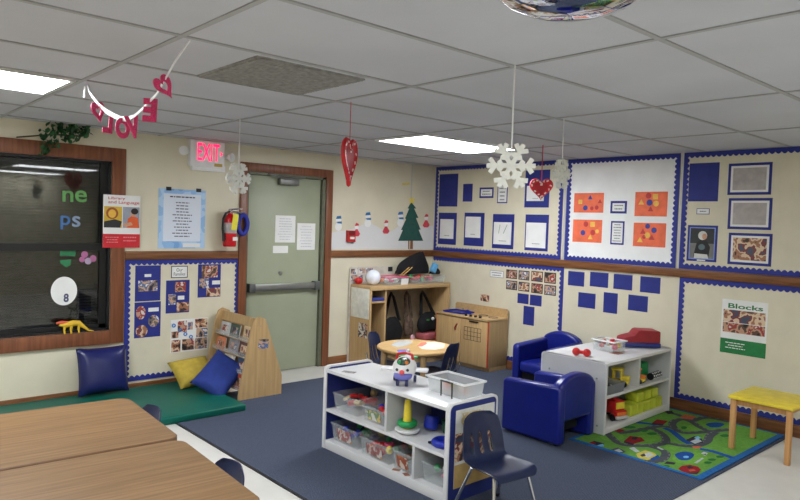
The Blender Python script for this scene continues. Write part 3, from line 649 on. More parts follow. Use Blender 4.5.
keep(obj('battery_box', slab('L', (r[0]+.03, r[3]+.02, r[2]+.02, r[3]-.035), 0, .04), m_whitepl, t))

# fire extinguisher
xe, ze = on_left(229.5, 246.5, -.08); zt = on_left(229.5, 207, -.08)[1]; rb = .062; L_ = zt-ze
t = thing('fire_extinguisher', 'red fire extinguisher with yellow tag on the wall left of the door', 'fire extinguisher', (xe, -.08, ze))
m_fx = M('extinguisher_red', (200, 26, 34), .25)
obj('cylinder', MB().lathe([(0, 0), (rb*.9, 0), (rb, .012), (rb, L_*.68), (rb*.8, L_*.76), (rb*.35, L_*.82), (rb*.3, L_*.86), (0, L_*.86)], (0, 0, 0), 28), m_fx, t)
lab = obj('instruction_label', MB().lathe([(rb+.0006, L_*.34), (rb+.001, L_*.34), (rb+.001, L_*.6), (rb+.0006, L_*.6)], (0, 0, 0), 28), M('label_grey', (176, 168, 170), .5), t)
obj('head_valve', MB().cyl((0, 0, L_*.84), (0, 0, L_*.93), .02).ball((0, -.02, L_*.9), .016), m_chrome, t)
obj('handle_lever', MB().tube([(-.02, -.005, L_*.93), (.04, -.03, L_*.96), (.11, -.03, L_*.97)], .008, 8).tube([(-.01, -.005, L_*.9), (.05, -.03, L_*.87), (.1, -.03, L_*.85)], .008, 8), m_chrome, t)
obj('hose', MB().tube([(-.02, -.02, L_*.88), (-.06, -.03, L_*.84), (-.085, -.03, L_*.7), (-.085, -.02, L_*.45), (-.075, -.02, L_*.28)], .011, 8).cyl((-.075, -.02, L_*.34), (-.07, -.02, L_*.14), .014), m_blackpl, t)
obj('inspection_tag', MB().obox((.015, -rb-.008, L_*.62), (.058, .002, .15), Matrix.Rotation(.12, 3, 'Y')), M('tag_yellow', (226, 214, 60), .5), t)
obj('emblem', MB().obox((.025, -rb-.001, L_*.2), (.05, .003, .035), None, .001), m_white, t)
obj('wall_bracket', MB().box((-.03, .062, .1), (.03, .08, .3)), m_metal, t)
xr, zr = on_left(242.6, 224.5, -.05)
t = thing('blue_ring', 'thick oval blue ring hanging between the extinguisher and the door', 'ring', (xr, -.05, zr-.12))
pts = [(xr_*math.cos(k*PI/12)*.05, 0, .12+.092*math.sin(k*PI/12)) for k in range(24) for xr_ in (1,)]
obj('loop', MB().tube(pts, .024, 10, True), M('loop_blue', (40, 48, 150), .6, .08), t)
obj('strap', MB().obox((-.07, .02, .14), (.06, .006, .02)).obox((-.07, .02, .06), (.06, .006, .02)), m_blackpl, t)

# ------------------------------------------------------------------ hanging decorations
def drop(px, zb, name, label, cat, group=None):           # hangs from a ceiling grid crossing, origin at its lower tip
    x, y = on_level(*px, H); return thing(name, label, cat, (x, y, zb), 0, group), H-zb
m_thread = M('white_thread', (214, 214, 210), .7); m_thread_r = M('red_thread', (190, 60, 70), .6)
m_flake = M('snowflake_white', (212, 212, 204), .6, .03, 40, bump=.1)
def snowflake(px, ztop, zbot, turn, spin, label):
    t, L = drop(px, zbot, 'hanging_snowflake', label, 'snowflake decoration', 'white snowflakes hanging from the ceiling'); t.rotation_euler.z = turn
    Rr = (ztop-zbot)/2; mb = MB(); F = lambda a, b, d: (a, d, b+Rr); k = Rr/1.0
    def bar(p, q, w):
        p, q = Vector(p), Vector(q); n = Vector((-(q-p).y, (q-p).x)).normalized()*w/2
        mb.prism([tuple(v) for v in (p+n, p-n, q-n, q+n)], F, -.005-.0001*bar.i, .005+.0001*bar.i); bar.i += 1
    bar.i = 0
    for i in range(6):
        a = spin+i*PI/3; d = Vector((math.cos(a), math.sin(a)))
        bar(d*0, d*1.0*k, .19*k)
        for base, ln in ((.36, .26), (.66, .36)):
            for s in (-1, 1):
                e = Vector((math.cos(a+s*.95), math.sin(a+s*.95))); bar(d*base*k, d*base*k+e*ln*k, .19*k)
    mb.prism([(.24*k*math.cos(j*PI/3+spin), .24*k*math.sin(j*PI/3+spin)) for j in range(6)], F, -.0062, .0062)
    obj('flake', mb, m_flake, t); obj('string', MB().cyl((0, 0, Rr*1.3), (0, 0, L), .0035, n=6), m_thread, t)
face = math.atan2(-(CAM.x+3.4), (CAM.y+4.0))
ga = lambda x, y: math.atan2(CAM.y-y, CAM.x-x)+PI/2
snowflake((515, 64.5), 1.953, 1.738, ga(-3.48, -4.0)+.15, .02, 'large white snowflake hanging in front of the drawings board')
snowflake((564, 118), 2.03, 1.826, ga(-2.17, -3.35)+1.0, .05, 'white snowflake turned nearly edge-on, hanging right of the small red heart')
snowflake((240, 119), 1.978, 1.742, ga(-3.47, -1.51)+.75, .05, 'white snowflake hanging beside the exit sign, by the door frame')
m_heart = M('heart_red', (186, 26, 36), .45, .05, 20, bump=.1); m_hpale = M('heart_white', (226, 206, 200), .5)
def heart_pts(w, h, n=36):
    P = []
    for i in range(n):
        a = 2*PI*i/n; x = 16*math.sin(a)**3; y = 13*math.cos(a)-5*math.cos(2*a)-2*math.cos(3*a)-math.cos(4*a); P.append((x/32*w, (y+17)/29*h))
    return P
def heart(px, ztop, zbot, w, turn, label, deep, cord):
    t, L = drop(px, zbot, 'hanging_heart', label, 'heart decoration', 'red hearts hanging from the ceiling'); t.rotation_euler.z = turn; h = ztop-zbot; P = heart_pts(w, h); F = lambda a, b, d: (a, d, b)
    cx_, cy_ = 0, h*.56; sc = lambda k: [(a*k, cy_+(b-cy_)*k) for a, b in P]
    obj('heart', MB().rings([[F(*p, -deep*.55) for p in sc(.8)], [F(*p, -deep) for p in sc(.93)], [F(*p, 0) for p in P], [F(*p, deep) for p in sc(.93)], [F(*p, deep*.55) for p in sc(.8)]]), m_heart, t)
    obj('inner_panel', MB().prism(sc(.56), F, -deep*.62, deep*.62), M('heart_dark', (160, 20, 30), .4), t)
    for i in range(16):
        a, b = sc(.79)[int(i*36/16)]
        obj('cut_out', MB().obox((a, 0, b), (.019, deep*1.3+.004, .011), Matrix.Rotation(i*.9, 3, 'Y')), m_hpale, t)
    obj('ribbon', MB().box((-cord, -.0012, h*.86), (cord, .0012, L)), m_thread_r, t)
heart((351, 102), 2.075, 1.782, .2, ga(-3.38, -2.69)+1.15, 'tall red heart turned half edge-on, hanging near the door', .014, .003)
heart((543, 145), 2.0, 1.808, .2, ga(-1.1, -2.41)+.05, 'small red heart with pale cut-outs, hanging beside the large snowflake', .01, .004)

# garland of pink letters
m_glit = M('pink_glitter', (196, 44, 96), .5, .18, 160, bump=.2); GX_ = -4.64
t = thing('letter_garland', 'white ribbon garland with pink glitter hearts and letters spelling LOVE', 'garland', (GX_, -2.5, 1.95))
def gp(px, py): return on_right(px, py, GX_)
fG = lambda a, b, d: (GX_+.012-d, a, b)
pts = [(87, 86), (89.5, 92), (93.5, 98), (99, 104.5), (106, 111), (114, 115.6), (121, 118.8), (128, 119), (135, 115.5), (143, 108.4), (150, 101), (157, 94), (164, 81), (176, 60), (190, 37)]
P3 = [Vector((GX_, *gp(*p))) for p in pts]; P3[-1].z = H; P3[0].z = H; mb = MB(); ww = [.008]*4+[.012]*4+[.006]*7
mb.rings([[p+Vector((-.002, 0, w)), p+Vector((.002, 0, w)), p+Vector((.002, 0, -w)), p+Vector((-.002, 0, -w))] for p, w in zip(P3, ww)]); keep(obj('ribbon', mb, M('white_ribbon', (232, 232, 234), .5), t))
p0 = gp(84.5, 92); mb = MB().obox((GX_, p0[0], p0[1]), (.004, .02, .06), Matrix.Rotation(.2, 3, 'X')); keep(obj('ribbon_tail', mb, _m['white_ribbon'], t))
def gframe(px, py, turn):
    p = Vector((GX_, *gp(px, py))); d = sight(px, py); d.z = 0; d.normalize(); rt = Matrix.Rotation(turn, 3, 'Z') @ Vector((d.y, -d.x, 0)); nr = Vector((0, 0, 1)).cross(rt)
    return p, (p-CAM).dot(_fw)/FPX, lambda a, b, e: tuple(p+rt*a+Vector((0, 0, b))+nr*e)
def gheart(px, py, w, h, rot, turn):
    p, k_, F = gframe(px, py, turn); w *= k_/abs(math.cos(turn)); h *= k_; Hp = [(a, b-h/2) for a, b in heart_pts(w, h)]; k = .42; In = [(a*k, (b+h*.05)*k) for a, b in Hp]
    Rm = lambda q: (q[0]*math.cos(rot)-q[1]*math.sin(rot), q[0]*math.sin(rot)+q[1]*math.cos(rot)); mb = MB(); R0 = []
    for o_, i_ in zip(Hp+Hp[:1], In+In[:1]): R0.append([F(*Rm(o_), -.004), F(*Rm(i_), -.004), F(*Rm(i_), .004), F(*Rm(o_), .004)])
    mb.rings(R0, cap=False); keep(obj('glitter_heart', mb, m_glit, t))
gheart(98.5, 112.4, 12, 20, .25, .7); gheart(165, 87.5, 17, 24, .62, .3)
def gletter(ch, x0, y0, x1, y1, rot=0, flip=False, turn=.3):
    p, k_, F = gframe((x0+x1)/2, (y0+y1)/2, turn); bm = text_bm(ch, .06); xs = [v.co for v in bm.verts]; lo = [min(v[i] for v in xs) for i in range(3)]; hi = [max(v[i] for v in xs) for i in range(3)]
    for v in bm.verts:
        x = (v.co.x-(lo[0]+hi[0])/2)/(hi[0]-lo[0])*(x1-x0)*k_/math.cos(turn)*(-1 if flip else 1); y = (v.co.y-(lo[1]+hi[1])/2)/(hi[1]-lo[1])*(y1-y0)*k_; d = .004 if v.co.z > 0 else -.004
        v.co = F(x*math.cos(rot)-y*math.sin(rot), x*math.sin(rot)+y*math.cos(rot), d)
    mb = MB(); mb.bm.free(); mb.bm = bm; keep(obj('glitter_letter', mb, m_glit, t, 20))
gletter('L', 103.4, 112.6, 112.4, 133, -.06, True); gletter('O', 116, 118, 129, 138.4, .12); gletter('V', 126.6, 116, 139.6, 138.4, .2); gletter('E', 143.4, 98.6, 156.4, 121.6, -.04, True, -.3)

# artificial ivy on top of the window casing
rnd = random.Random(4); mb = MB(); mi = 0
def leaf(mb, c, s, R):
    pts = [(0, -1, 0), (.55, -.45, .12), (.6, .1, .15), (.25, .6, .1), (0, 1.1, 0), (-.25, .6, .1), (-.6, .1, .15), (-.55, -.45, .12)]
    V = [mb.bm.verts.new(Vector(c)+R @ (Vector(p)*s)) for p in pts]; m = mb.bm.verts.new(Vector(c)+R @ Vector((0, 0, -.1*s)))
    for i in range(8): f = mb.bm.faces.new((V[i], V[(i+1) % 8], m)); f.material_index = mb.mi
for k in range(150):
    u = rnd.random(); px = 40+50*u; py = 132+rnd.uniform(-12, 20)*(1.0-.55*u) + (4-10*u); a, b = on_left(px, py, -.07); mb.mi = rnd.randrange(2)
    leaf(mb, (a, -rnd.uniform(.04, .13), b), rnd.uniform(.018, .032), Matrix.Rotation(rnd.uniform(0, 6.3), 3, 'Z') @ Matrix.Rotation(rnd.uniform(.2, 1.8), 3, 'X') @ Matrix.Rotation(rnd.uniform(-1, 1), 3, 'Y'))
for k in range(5): a, b = on_left(45+9*k, 140-2*k, -.06); a2, b2 = on_left(52+9*k, 130-k, -.06); mb.tube([(a, -.05, b), (a2, -.08, b2)], .004, 5)
a, b = on_left(65, 150, -.03)
t = thing('ivy_garland', 'dark green artificial ivy bunched on top of the window frame', 'plant', (a, -.05, b)); keep(obj('foliage', mb, [M('ivy_dark', (22, 62, 30), .5, .2), M('ivy_mid', (38, 92, 46), .5, .2)], t, 180))
keep(obj('stem', MB().tube([(a-.35, -.04, 2.142), (a-.1, -.06, 2.19), (a+.12, -.06, 2.2)], .006, 6), M('ivy_stem', (60, 54, 30), .7), t))

# ------------------------------------------------------------------ play tables with chairs at the left
def table(x0, x1, y0, y1, z, label):
    t = thing('activity_table', label, 'table', ((x0+x1)/2, (y0+y1)/2, 0), -.057, 'oak laminate activity tables'); a, b = (x1-x0)/2, (y1-y0)/2
    def rr(a, b, r=.06, n=6):
        P = []
        for sx, sy, s0 in ((1, 1, 0), (-1, 1, 1), (-1, -1, 2), (1, -1, 3)):
            for k in range(n+1): an = (s0+k/n)*PI/2; P.append((sx*(a-r)+r*math.cos(an), sy*(b-r)+r*math.sin(an)))
        return P
    F = lambda p, q, d: (p, q, d)
    obj('tabletop', MB().prism(rr(a-.004, b-.004), F, z-.026, z), m_oak, t)
    P, Q = rr(a, b), rr(a-.0045, b-.0045); mb = MB(); mb.rings([[(*p, z-.028), (*q, z-.028), (*q, z-.001), (*p, z-.003)] for p, q in zip(P+P[:1], Q+Q[:1])], cap=False); obj('edge_band', mb, M('brown_edge', (112, 84, 62), .5), t)
    for sx in (-1, 1):
        for sy in (-1, 1): lg = obj('leg', MB().cyl((sx*(a-.40), sy*(b-.05), 0.02), (sx*(a-.40), sy*(b-.05), z-.028), .016), m_chrome, t); obj('foot_glide', MB().cyl((sx*(a-.40), sy*(b-.05), 0), (sx*(a-.40), sy*(b-.05), .022), .02), m_blackpl, lg)
table(-5.10-.6175, -5.10+.6175, -2.517-.4075, -2.517+.4075, .56, 'far oak laminate table, nearer the green mat')
table(-5.152-.6175, -5.152+.6175, -3.358-.4125, -3.358+.4125, .56, 'near oak laminate table at the bottom left corner')

def chair_parts(t, shell=m_shell, s=1.0, back_h=.508):
    prof = [(-.155, .238), (-.152, .262), (-.13, .272), (-.07, .270), (0, .264), (.06, .262), (.1, .27), (.125, .295), (.14, .33), (.150, .37), (.158, .41), (.168, .45), (.178, .49), (.184, back_h-.01), (.188, back_h+.012)]
    hw = [.13, .15, .16, .162, .158, .155, .156, .158, .155, .15, .145, .138, .128, .115, .08]
    us = [-1, -.9, -.72, -.5, -.38, -.22, -.06, .06, .22, .38, .5, .72, .9, 1]
    bm = bmesh.new(); G = []
    for (y, z), w in zip(prof, hw):
        row = []
        for u in us:
            back = max(0, min(1, (z-.27)/.08)); yy = y - .03*back*abs(u)**2.2; zz = z + (1-back)*.014*abs(u)**3*(1 if y > -.14 else .0)
            row.append(bm.verts.new((u*w*s, yy*s, zz*s)))
        G.append(row)
    for j in range(len(G)-1):
        for i in range(len(us)-1):
            if j in (7, 8, 9) and i in (3, 6, 9): continue
            bm.faces.new((G[j][i], G[j][i+1], G[j+1][i+1], G[j+1][i]))
    mb = MB(); mb.bm.free(); mb.bm = bm; o = obj('seat_shell', mb, shell, t, 60)
    md = o.modifiers.new('thick', 'SOLIDIFY'); md.thickness = .007*s; md.offset = 0; md = o.modifiers.new('sub', 'SUBSURF'); md.levels = 1; md.render_levels = 2
    V = lambda *p: tuple(q*s for q in p)
    fr = obj('frame', MB().tube([V(-.12, -.1, .252), V(.12, -.1, .252)], .009*s).tube([V(-.12, .08, .25), V(.12, .08, .25)], .009*s).tube([V(-.1, -.1, .25), V(-.1, .1, .25), V(-.1, .16, .3), V(-.1, .178, .36)], .008*s).tube([V(.1, -.1, .25), V(.1, .1, .25), V(.1, .16, .3), V(.1, .178, .36)], .008*s), m_chrome, t)
    for sx in (-1, 1):
        for top, ft in (((sx*.12, -.1, .25), (sx*.165, -.155, .0)), ((sx*.12, .08, .25), (sx*.17, .17, .0))):
            md_ = tuple(a*.08+b*.92 for a, b in zip(top, ft)); lg = obj('leg', MB().tube([V(*top), V(*md_)], .0095*s, 10), m_chrome, t)
            obj('foot_cap', MB().cyl(V(*md_), V(ft[0], ft[1], .0056), .012*s, .013*s, 10), m_blackpl, lg)
ch = thing('toddler_chair', 'navy plastic chair with chrome legs in front of the white island shelf', 'chair', (-2.98, -3.583, .007), -.12, 'navy plastic toddler chairs'); chair_parts(ch)
dup(ch, (-4.572, -2.385, 0), PI*1.5, 'navy chair pushed under the far oak table, only its back showing').scale = (1, 1, 1.06)
dup(ch, (-4.625, -3.37, 0), PI*1.5, 'navy chair pushed under the near oak table, only its back showing').scale = (1, 1, 1.06)
dup(ch, (-1.885, -1.395, .007), .42, 'navy chair on the far left of the round table').scale = (.82, 1.05, 1.10)
dup(ch, (-1.775, -1.885, .007), PI+.28, 'navy chair on the right of the round table with chrome back tube').scale = (.88, 1.08, 1.12)

# ------------------------------------------------------------------ white island shelf
CZ = .0068                                   # standing height on the carpet
IX0, IX1, IY0, IY1 = -3.13, -2.715, -3.345, -2.15      # x front..back, y near..far
t = thing('storage_shelf', 'low white two-level toy shelf with navy ends standing free on the carpet', 'shelf', ((IX0+IX1)/2, (IY0+IY1)/2, CZ)); hx, hy = (IX1-IX0)/2, (IY1-IY0)/2
def end_panel(sy):
    y0, y1 = sorted((sy*hy, sy*(hy-.022))); P = [(-hx, 0), (hx, 0), (hx, .545), (hx-.03, .572), (-hx+.03, .572), (-hx, .545)]
    rr = []
    for a in range(9): rr.append((-hx+.035-.035*math.sin(a*PI/16), .572-.035+.035*math.cos(a*PI/16)))
    P = [(-hx, 0), (hx, 0)] + [(hx-.035+.035*math.cos(a*PI/16), .537+.035*math.sin(a*PI/16)) for a in range(9)] + rr
    e = obj('end_panel', MB().prism(P, lambda a, b, d: (a, d, b), y0, y1), m_navy, t)
    Q = P[1:]+P[:1]; mb = MB(); c = Vector((0, .28)); R_ = []
    for a, b in Q[:-1]+[P[0]]:
        v = Vector((a, b)); n = (v-c); k = Vector((math.copysign(1, n.x), math.copysign(1, n.y)))
        i_ = (a-math.copysign(.010, a)*(1 if abs(a) > hx-.05 else 0), b-(.010 if b > .53 else 0))
        R_.append([(a*1.004, y0-.003, b+.002), (i_[0], y0-.003, i_[1]), (i_[0], y1+.003, i_[1]), (a*1.004, y1+.003, b+.002)])
    mb.rings(R_); obj('white_edge', mb, m_lam, e)
end_panel(-1); end_panel(1)
iy = hy-.024
obj('top', MB().box((-hx+.004, -iy, .528), (hx-.004, iy, .55), .003), m_lam, t)
obj('shelf_board', MB().box((-hx+.006, -iy, .258), (hx-.02, iy, .278), .002), m_lam, t)
obj('bottom_board', MB().box((-hx+.004, -iy, .0), (hx-.02, iy, .06), .002), m_lam, t)
yc = (IY0+IY1)/2
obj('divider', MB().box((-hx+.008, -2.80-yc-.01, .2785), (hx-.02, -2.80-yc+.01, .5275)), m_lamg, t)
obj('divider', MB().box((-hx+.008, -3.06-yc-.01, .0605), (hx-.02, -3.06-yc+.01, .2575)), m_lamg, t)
obj('back_panel', MB().box((hx-.018, -iy, .01), (hx-.006, iy, .526)), m_navy, t)

# poster on the navy end
t = thing('picture_poster', 'picture poster on the navy end of the island shelf behind the chair', 'poster', (-2.92, IY0-.004, .2))
fE = lambda a, b, d: (a, -d, b)
YE = IY0-.0035
a0, b0 = on_left(456, 410, YE); a1, b1 = on_left(494.5, 486, YE); rE = (a0, b0-.005, min(a1, IX1-.03), on_left(457, 488, YE)[1])
FR['E'] = lambda a, b, d: (a, YE-d, b)
keep(obj('sheet', slab('E', rE, .0005, .002), M('poster_cream', (214, 214, 206), .5), t))
keep(obj('title', slab('E', sub(rE, .14, .05, .7, .2), .002, .0028), photo_mat('print_title', [(214, 214, 206), (200, 176, 120), (214, 200, 160)], 30), t))
keep(obj('photograph', slab('E', sub(rE, 0, .3, 1, .66), .002, .0028), photos[2], t)); keep(obj('lower_panel', slab('E', sub(rE, 0, .7, 1, 1), .002, .0028), M('poster_tan', (190, 160, 100), .5), t))

# ------------------------------------------------------------------ bins and small toys
def bin_parts(t, lx, ly, h, mat=m_clear, rim=None, tagmat=None, taper=.88, face=-1, th=.004):
    a, b = lx/2, ly/2; k = taper
    def ring(s, z, o=0): return [(-(a*s+o), -(b*s+o), z), (a*s+o, -(b*s+o), z), (a*s+o, b*s+o, z), (-(a*s+o), b*s+o, z)]
    mb = MB(); mb.rings([ring(k, 0), ring(1, h, -.006), ring(1, h, 0), ring(1, h-.008, 0), ring(1, h-.008, -.009), ring(1, h-.006, -.009-th), ring(k, th, -th)], cap=True)
    obj('tub', mb, mat, t, 30)
    if rim: mb = MB(); mb.rings([ring(1, h-.004, .004), ring(1, h+.006, .004), ring(1, h+.006, -.008), ring(1, h-.004, -.008), ring(1, h-.004, .004)], cap=False); obj('rim', mb, rim, t, 30)
    if tagmat: xx = face*(a*(k+1)/2+.002); obj('picture_tag', MB().obox((xx-face*.0, 0, h*.5), (.003, b*1.0, h*.62), Matrix.Rotation(face*math.atan2(a*(1-k), h), 3, 'Y')), tagmat, t)
def clear_bin(x, y, z, lx, ly, h, label, rot=0, group='clear plastic toy bins', name='toy_bin', **kw):
    t = thing(name, label, 'bin', (x, y, z), rot, group); bin_parts(t, lx, ly, h, **kw); return t
TC = {'r': m_red, 'y': m_yellow, 'g': m_green, 'b': m_bluepl, 'o': M('orange_plastic', (232, 128, 50), .4), 'w': m_whitepl, 'p': m_pink, 'k': m_blackpl, 't': M('tan_toy', (206, 176, 130), .6), 'n': M('brown_toy', (110, 76, 58), .6)}
def toys(x, y, z, lx, ly, h, spec, label, group, rot=0, seed=1, name='toy_block', size=.042):
    rnd = random.Random(seed); n = len(spec); c_, s_ = math.cos(rot), math.sin(rot); nx = max(1, int(round(math.sqrt(n*lx/ly)))); ny = max(1, math.ceil(n/nx))
    lay = 0
    for i, ch_ in enumerate(spec):
        u = (i % nx+.5)/nx-.5; v = ((i//nx) % ny+.5)/ny-.5; px_ = u*lx*.74+rnd.uniform(-.008, .008); py_ = v*ly*.74+rnd.uniform(-.008, .008); sz = size*rnd.uniform(.8, 1.15); zz = z+.007+rnd.uniform(.15, .75)*max(0, h-sz)
        mb = MB(); k = rnd.randrange(4); R_ = Matrix.Rotation(rnd.uniform(0, 3), 3, 'Z') @ Matrix.Rotation(rnd.uniform(-.6, .6), 3, 'X')
        if k == 0: mb.obox((0, 0, sz*.5), (sz*1.3, sz*.9, sz*.8), R_, .005)
        elif k == 1: mb.ball((0, 0, sz*.55), sz*.55, 12, 8)
        elif k == 2: mb.torus((0, 0, sz*.4), sz*.55, sz*.24, 16, 8, R_)
        else: mb.obox((0, 0, sz*.5), (sz*1.5, sz*.7, sz*.55), R_, .004); mb.cyl((0, 0, sz*.5), (0, 0, sz*1.0), sz*.22, n=10)
        o = obj(name, mb, TC[ch_]); o.location = (x+px_*c_-py_*s_, y+px_*s_+py_*c_, zz); tag(o, label, 'toy', group)
zU, zL = CZ+.2788, CZ+.0608
m_tags = [photo_mat('print_tag_%d' % i, c, 18) for i, c in enumerate(([(160, 90, 76), (196, 176, 110), (110, 136, 104), (200, 200, 194)], [(186, 126, 86), (200, 196, 190), (160, 96, 96), (120, 96, 80)], [(190, 110, 70), (150, 80, 56), (206, 196, 180)]))]
def loaded(x, y, z, lx, ly, h, label, spec, tl, gr, seed, **kw):
    clear_bin(x, y, z, lx, ly, h, label, **kw); toys(x, y, z, lx, ly, h*1.12, spec, tl, gr, kw.get('rot', 0), seed)
loaded(-2.925, -2.335, zU, .34, .27, .115, 'clear bin at the far left of the upper island shelf, with red toys', 'trrtrtrttrr', 'red or tan toy in the clear bin far left on the upper island shelf', 'toys in the upper left bin', 3)
loaded(-2.935, -2.64, zU, .31, .25, .10, 'clear bin beside the grey divider on the upper island shelf', 'rybyrgbrybr', 'coloured toy in the clear bin by the divider on the upper island shelf', 'toys in the upper middle bin', 5, tagmat=m_tags[0])
loaded(-2.925, -2.345, zL, .35, .30, .125, 'clear bin at the far left of the lower island shelf', 'bgbybrgtbkgr', 'toy in the clear bin far left on the lower island shelf', 'toys in the lower left bin', 8, tagmat=m_tags[1])
loaded(-2.94, -2.675, zL, .34, .30, .115, 'clear bin second from left on the lower island shelf, with orange tag', 'ygryrpgyrrgy', 'bright toy in the second bin of the lower island shelf', 'toys in the lower second bin', 11, tagmat=m_tags[1])
loaded(-2.945, -2.945, zL, .33, .19, .12, 'clear bin left of the lower divider, with brown picture tag', 'nktnkn', 'dark toy in the bin left of the lower island divider', 'toys in the lower third bin', 13, tagmat=m_tags[2])
loaded(-2.93, -3.20, zL, .33, .21, .115, 'clear bin at the near right end of the lower island shelf', 'pytgwp', 'pale toy in the bin at the near right end of the island', 'toys in the lower right bin', 17)
for (px_, lb) in (((393, 468), 'left brown paper sticker on the lower front edge of the island'), ((403, 472), 'right brown paper sticker on the lower front edge of the island')):
    y, z = on_right(*px_, IX0); o = obj('paper_sticker', MB().obox((IX0+.028, y, CZ+.0612), (.035, .05, .0006), Matrix.Rotation(.5 if 'left' in lb else -.4, 3, 'Z')), M('sticker_brown', (150, 96, 76), .6)); tag(o, lb, 'sticker', 'brown paper stickers')

# stacking ring toy
x, y = -3.03, -2.90
t = thing('stacking_rings', 'yellow cone ring stacker with green ring and white base on the upper island shelf', 'toy', (x, y, zU))
mb = MB(); mb.rings([[(.078*math.cos(a)*k, .078*math.sin(a)*k, z) for a in [i*PI/14 for i in range(28)]] for k, z in ((.5, 0), (.9, .012), (1, .024), (.95, .03), (.3, .032))]); obj('rocker_base', mb, m_whitepl, t)
obj('cone', MB().lathe([(.03, .031), (.031, .034), (.018, .20), (.016, .208), (0, .21)], (0, 0, 0), 24), m_yellow, t)
obj('ring', MB().torus((0, 0, .062), .045, .019), m_green, t)
o = obj('toy_drum', MB().lathe([(0, 0), (.04, 0), (.046, .012), (.046, .065), (.04, .078), (0, .08)], (0, 0, 0), 24, Matrix.Rotation(.2, 3, 'Y')), m_bluepl); o.location = (-2.885, -2.965, zU+.012); tag(o, 'round blue toy just right of the yellow ring stacker', 'toy')
o = obj('toy_cup', MB().lathe([(0, 0), (.034, 0), (.042, .07), (.045, .075), (.038, .075), (.03, .006), (0, .006)], (0, 0, 0), 24), M('dull_green', (40, 96, 70), .5)); o.location = (-2.82, -3.05, zU+.001); tag(o, 'green toy cup at the back of the upper island shelf', 'toy')
t = thing('toy_tambourine', 'blue round toy lying at the right of the upper island shelf', 'toy', (-3.02, -3.21, zU+.0005)); obj('hoop', MB().torus((0, 0, .022), .055, .021), m_bluepl, t); obj('skin', MB().cyl((0, 0, .012), (0, 0, .02), .05), m_bluepl, t); obj('jingle', MB().cyl((-.035, .078, .004), (-.035, .078, .012), .014), m_blackpl, t)

# toy airplane and bin on top of the island
zT = CZ+.5505
t = thing('toy_airplane', 'chubby white toy airplane with smiling face and red handle on the island shelf', 'toy', (-2.935, -2.755, zT), math.atan2(CAM.y+2.77, CAM.x+2.92)-.12); t.scale = (1.3, 1.3, 1.2)
obj('fuselage', MB().ball((.0, 0, .082), (.095, .06, .058), 24, 14).ball((-.085, 0, .1), (.06, .028, .03), 16, 10), m_whitepl, t, 60)
obj('nose_band', MB().ball((.052, 0, .052), (.05, .046, .03), 20, 10), M('periwinkle', (110, 112, 190), .4), t)
obj('nose', MB().ball((.099, 0, .077), .013, 12, 8), M('nose_coral', (236, 90, 90), .4), t)
for s in (-1, 1):
    obj('eye', MB().ball((.088, s*.026, .088), (.006, .007, .008), 12, 8), m_ink, t)
    obj('wing', MB().obox((-.01, s*.08, .07), (.06, .075, .014), None, .006), m_whitepl, t)
    obj('wheel', MB().cyl((.075, s*.022-.006, .02), (.075, s*.022+.006, .02), .02), M('wheel_navy', (44, 50, 90), .5), t)
    obj('wheel', MB().cyl((-.03, s*.05-.006, .018), (-.03, s*.05+.006, .018), .018), _m['wheel_navy'], t)
obj('windshield', MB().ball((.04, 0, .118), (.045, .034, .026), 20, 10), M('windshield_dark', (60, 80, 66), .25), t)
for s, mm in ((-.016, m_green), (.018, TC['o'])): obj('passenger', MB().ball((.074, s, .124), .010, 10, 8), mm, t)
obj('handle', MB().tube([(.0, -.04, .125), (.0, -.034, .152), (.0, 0, .162), (.0, .034, .152), (.0, .04, .125)], .008, 8), m_red, t)
obj('tail_fin', MB().obox((-.125, 0, .13), (.035, .012, .05), None, .005), m_whitepl, t); obj('tail_wing', MB().obox((-.125, 0, .112), (.03, .1, .01), None, .004), m_green, t)
clear_bin(-2.855, -3.13, zT, .19, .32, .09, 'clear frosted bin on top of the island shelf, near right end', rim=clear('frosted_rim', (236, 238, 240), .75, .3), mat=clear('frosted_plastic', (230, 232, 234), .3, .35))
toys(-2.855, -3.13, zT, .17, .28, .06, 'nonntkrynwon', 'small brown or mixed toy in the frosted bin on the island top', 'toys in the frosted bin', 0, 23, 'toy_piece', .032)
o = obj('photo_strip', MB().obox((0, 0, .0006), (.05, .095, .0012), Matrix.Rotation(.5, 3, 'Z')), photo_mat('print_strip', [(150, 150, 146), (110, 104, 104), (176, 170, 164)], 30)); x, y = on_level(349, 372, zT); o.location = (x, y, zT); tag(o, 'grey photo slip lying on the far left of the island top', 'paper')
for s in (-1, 1): pass
t = thing('photo_holder', 'small dark two-legged sign holder standing against the frosted bin', 'holder', (-2.965, -3.16, zT), .0); mb = MB()
for y in (-.045, .045): mb.tube([(-.004, y-.006, 0), (0, y, .09)], .005, 6)
mb.tube([(0, -.05, .09), (0, .05, .09)], .005, 6); obj('bracket', mb, m_blackpl, t)

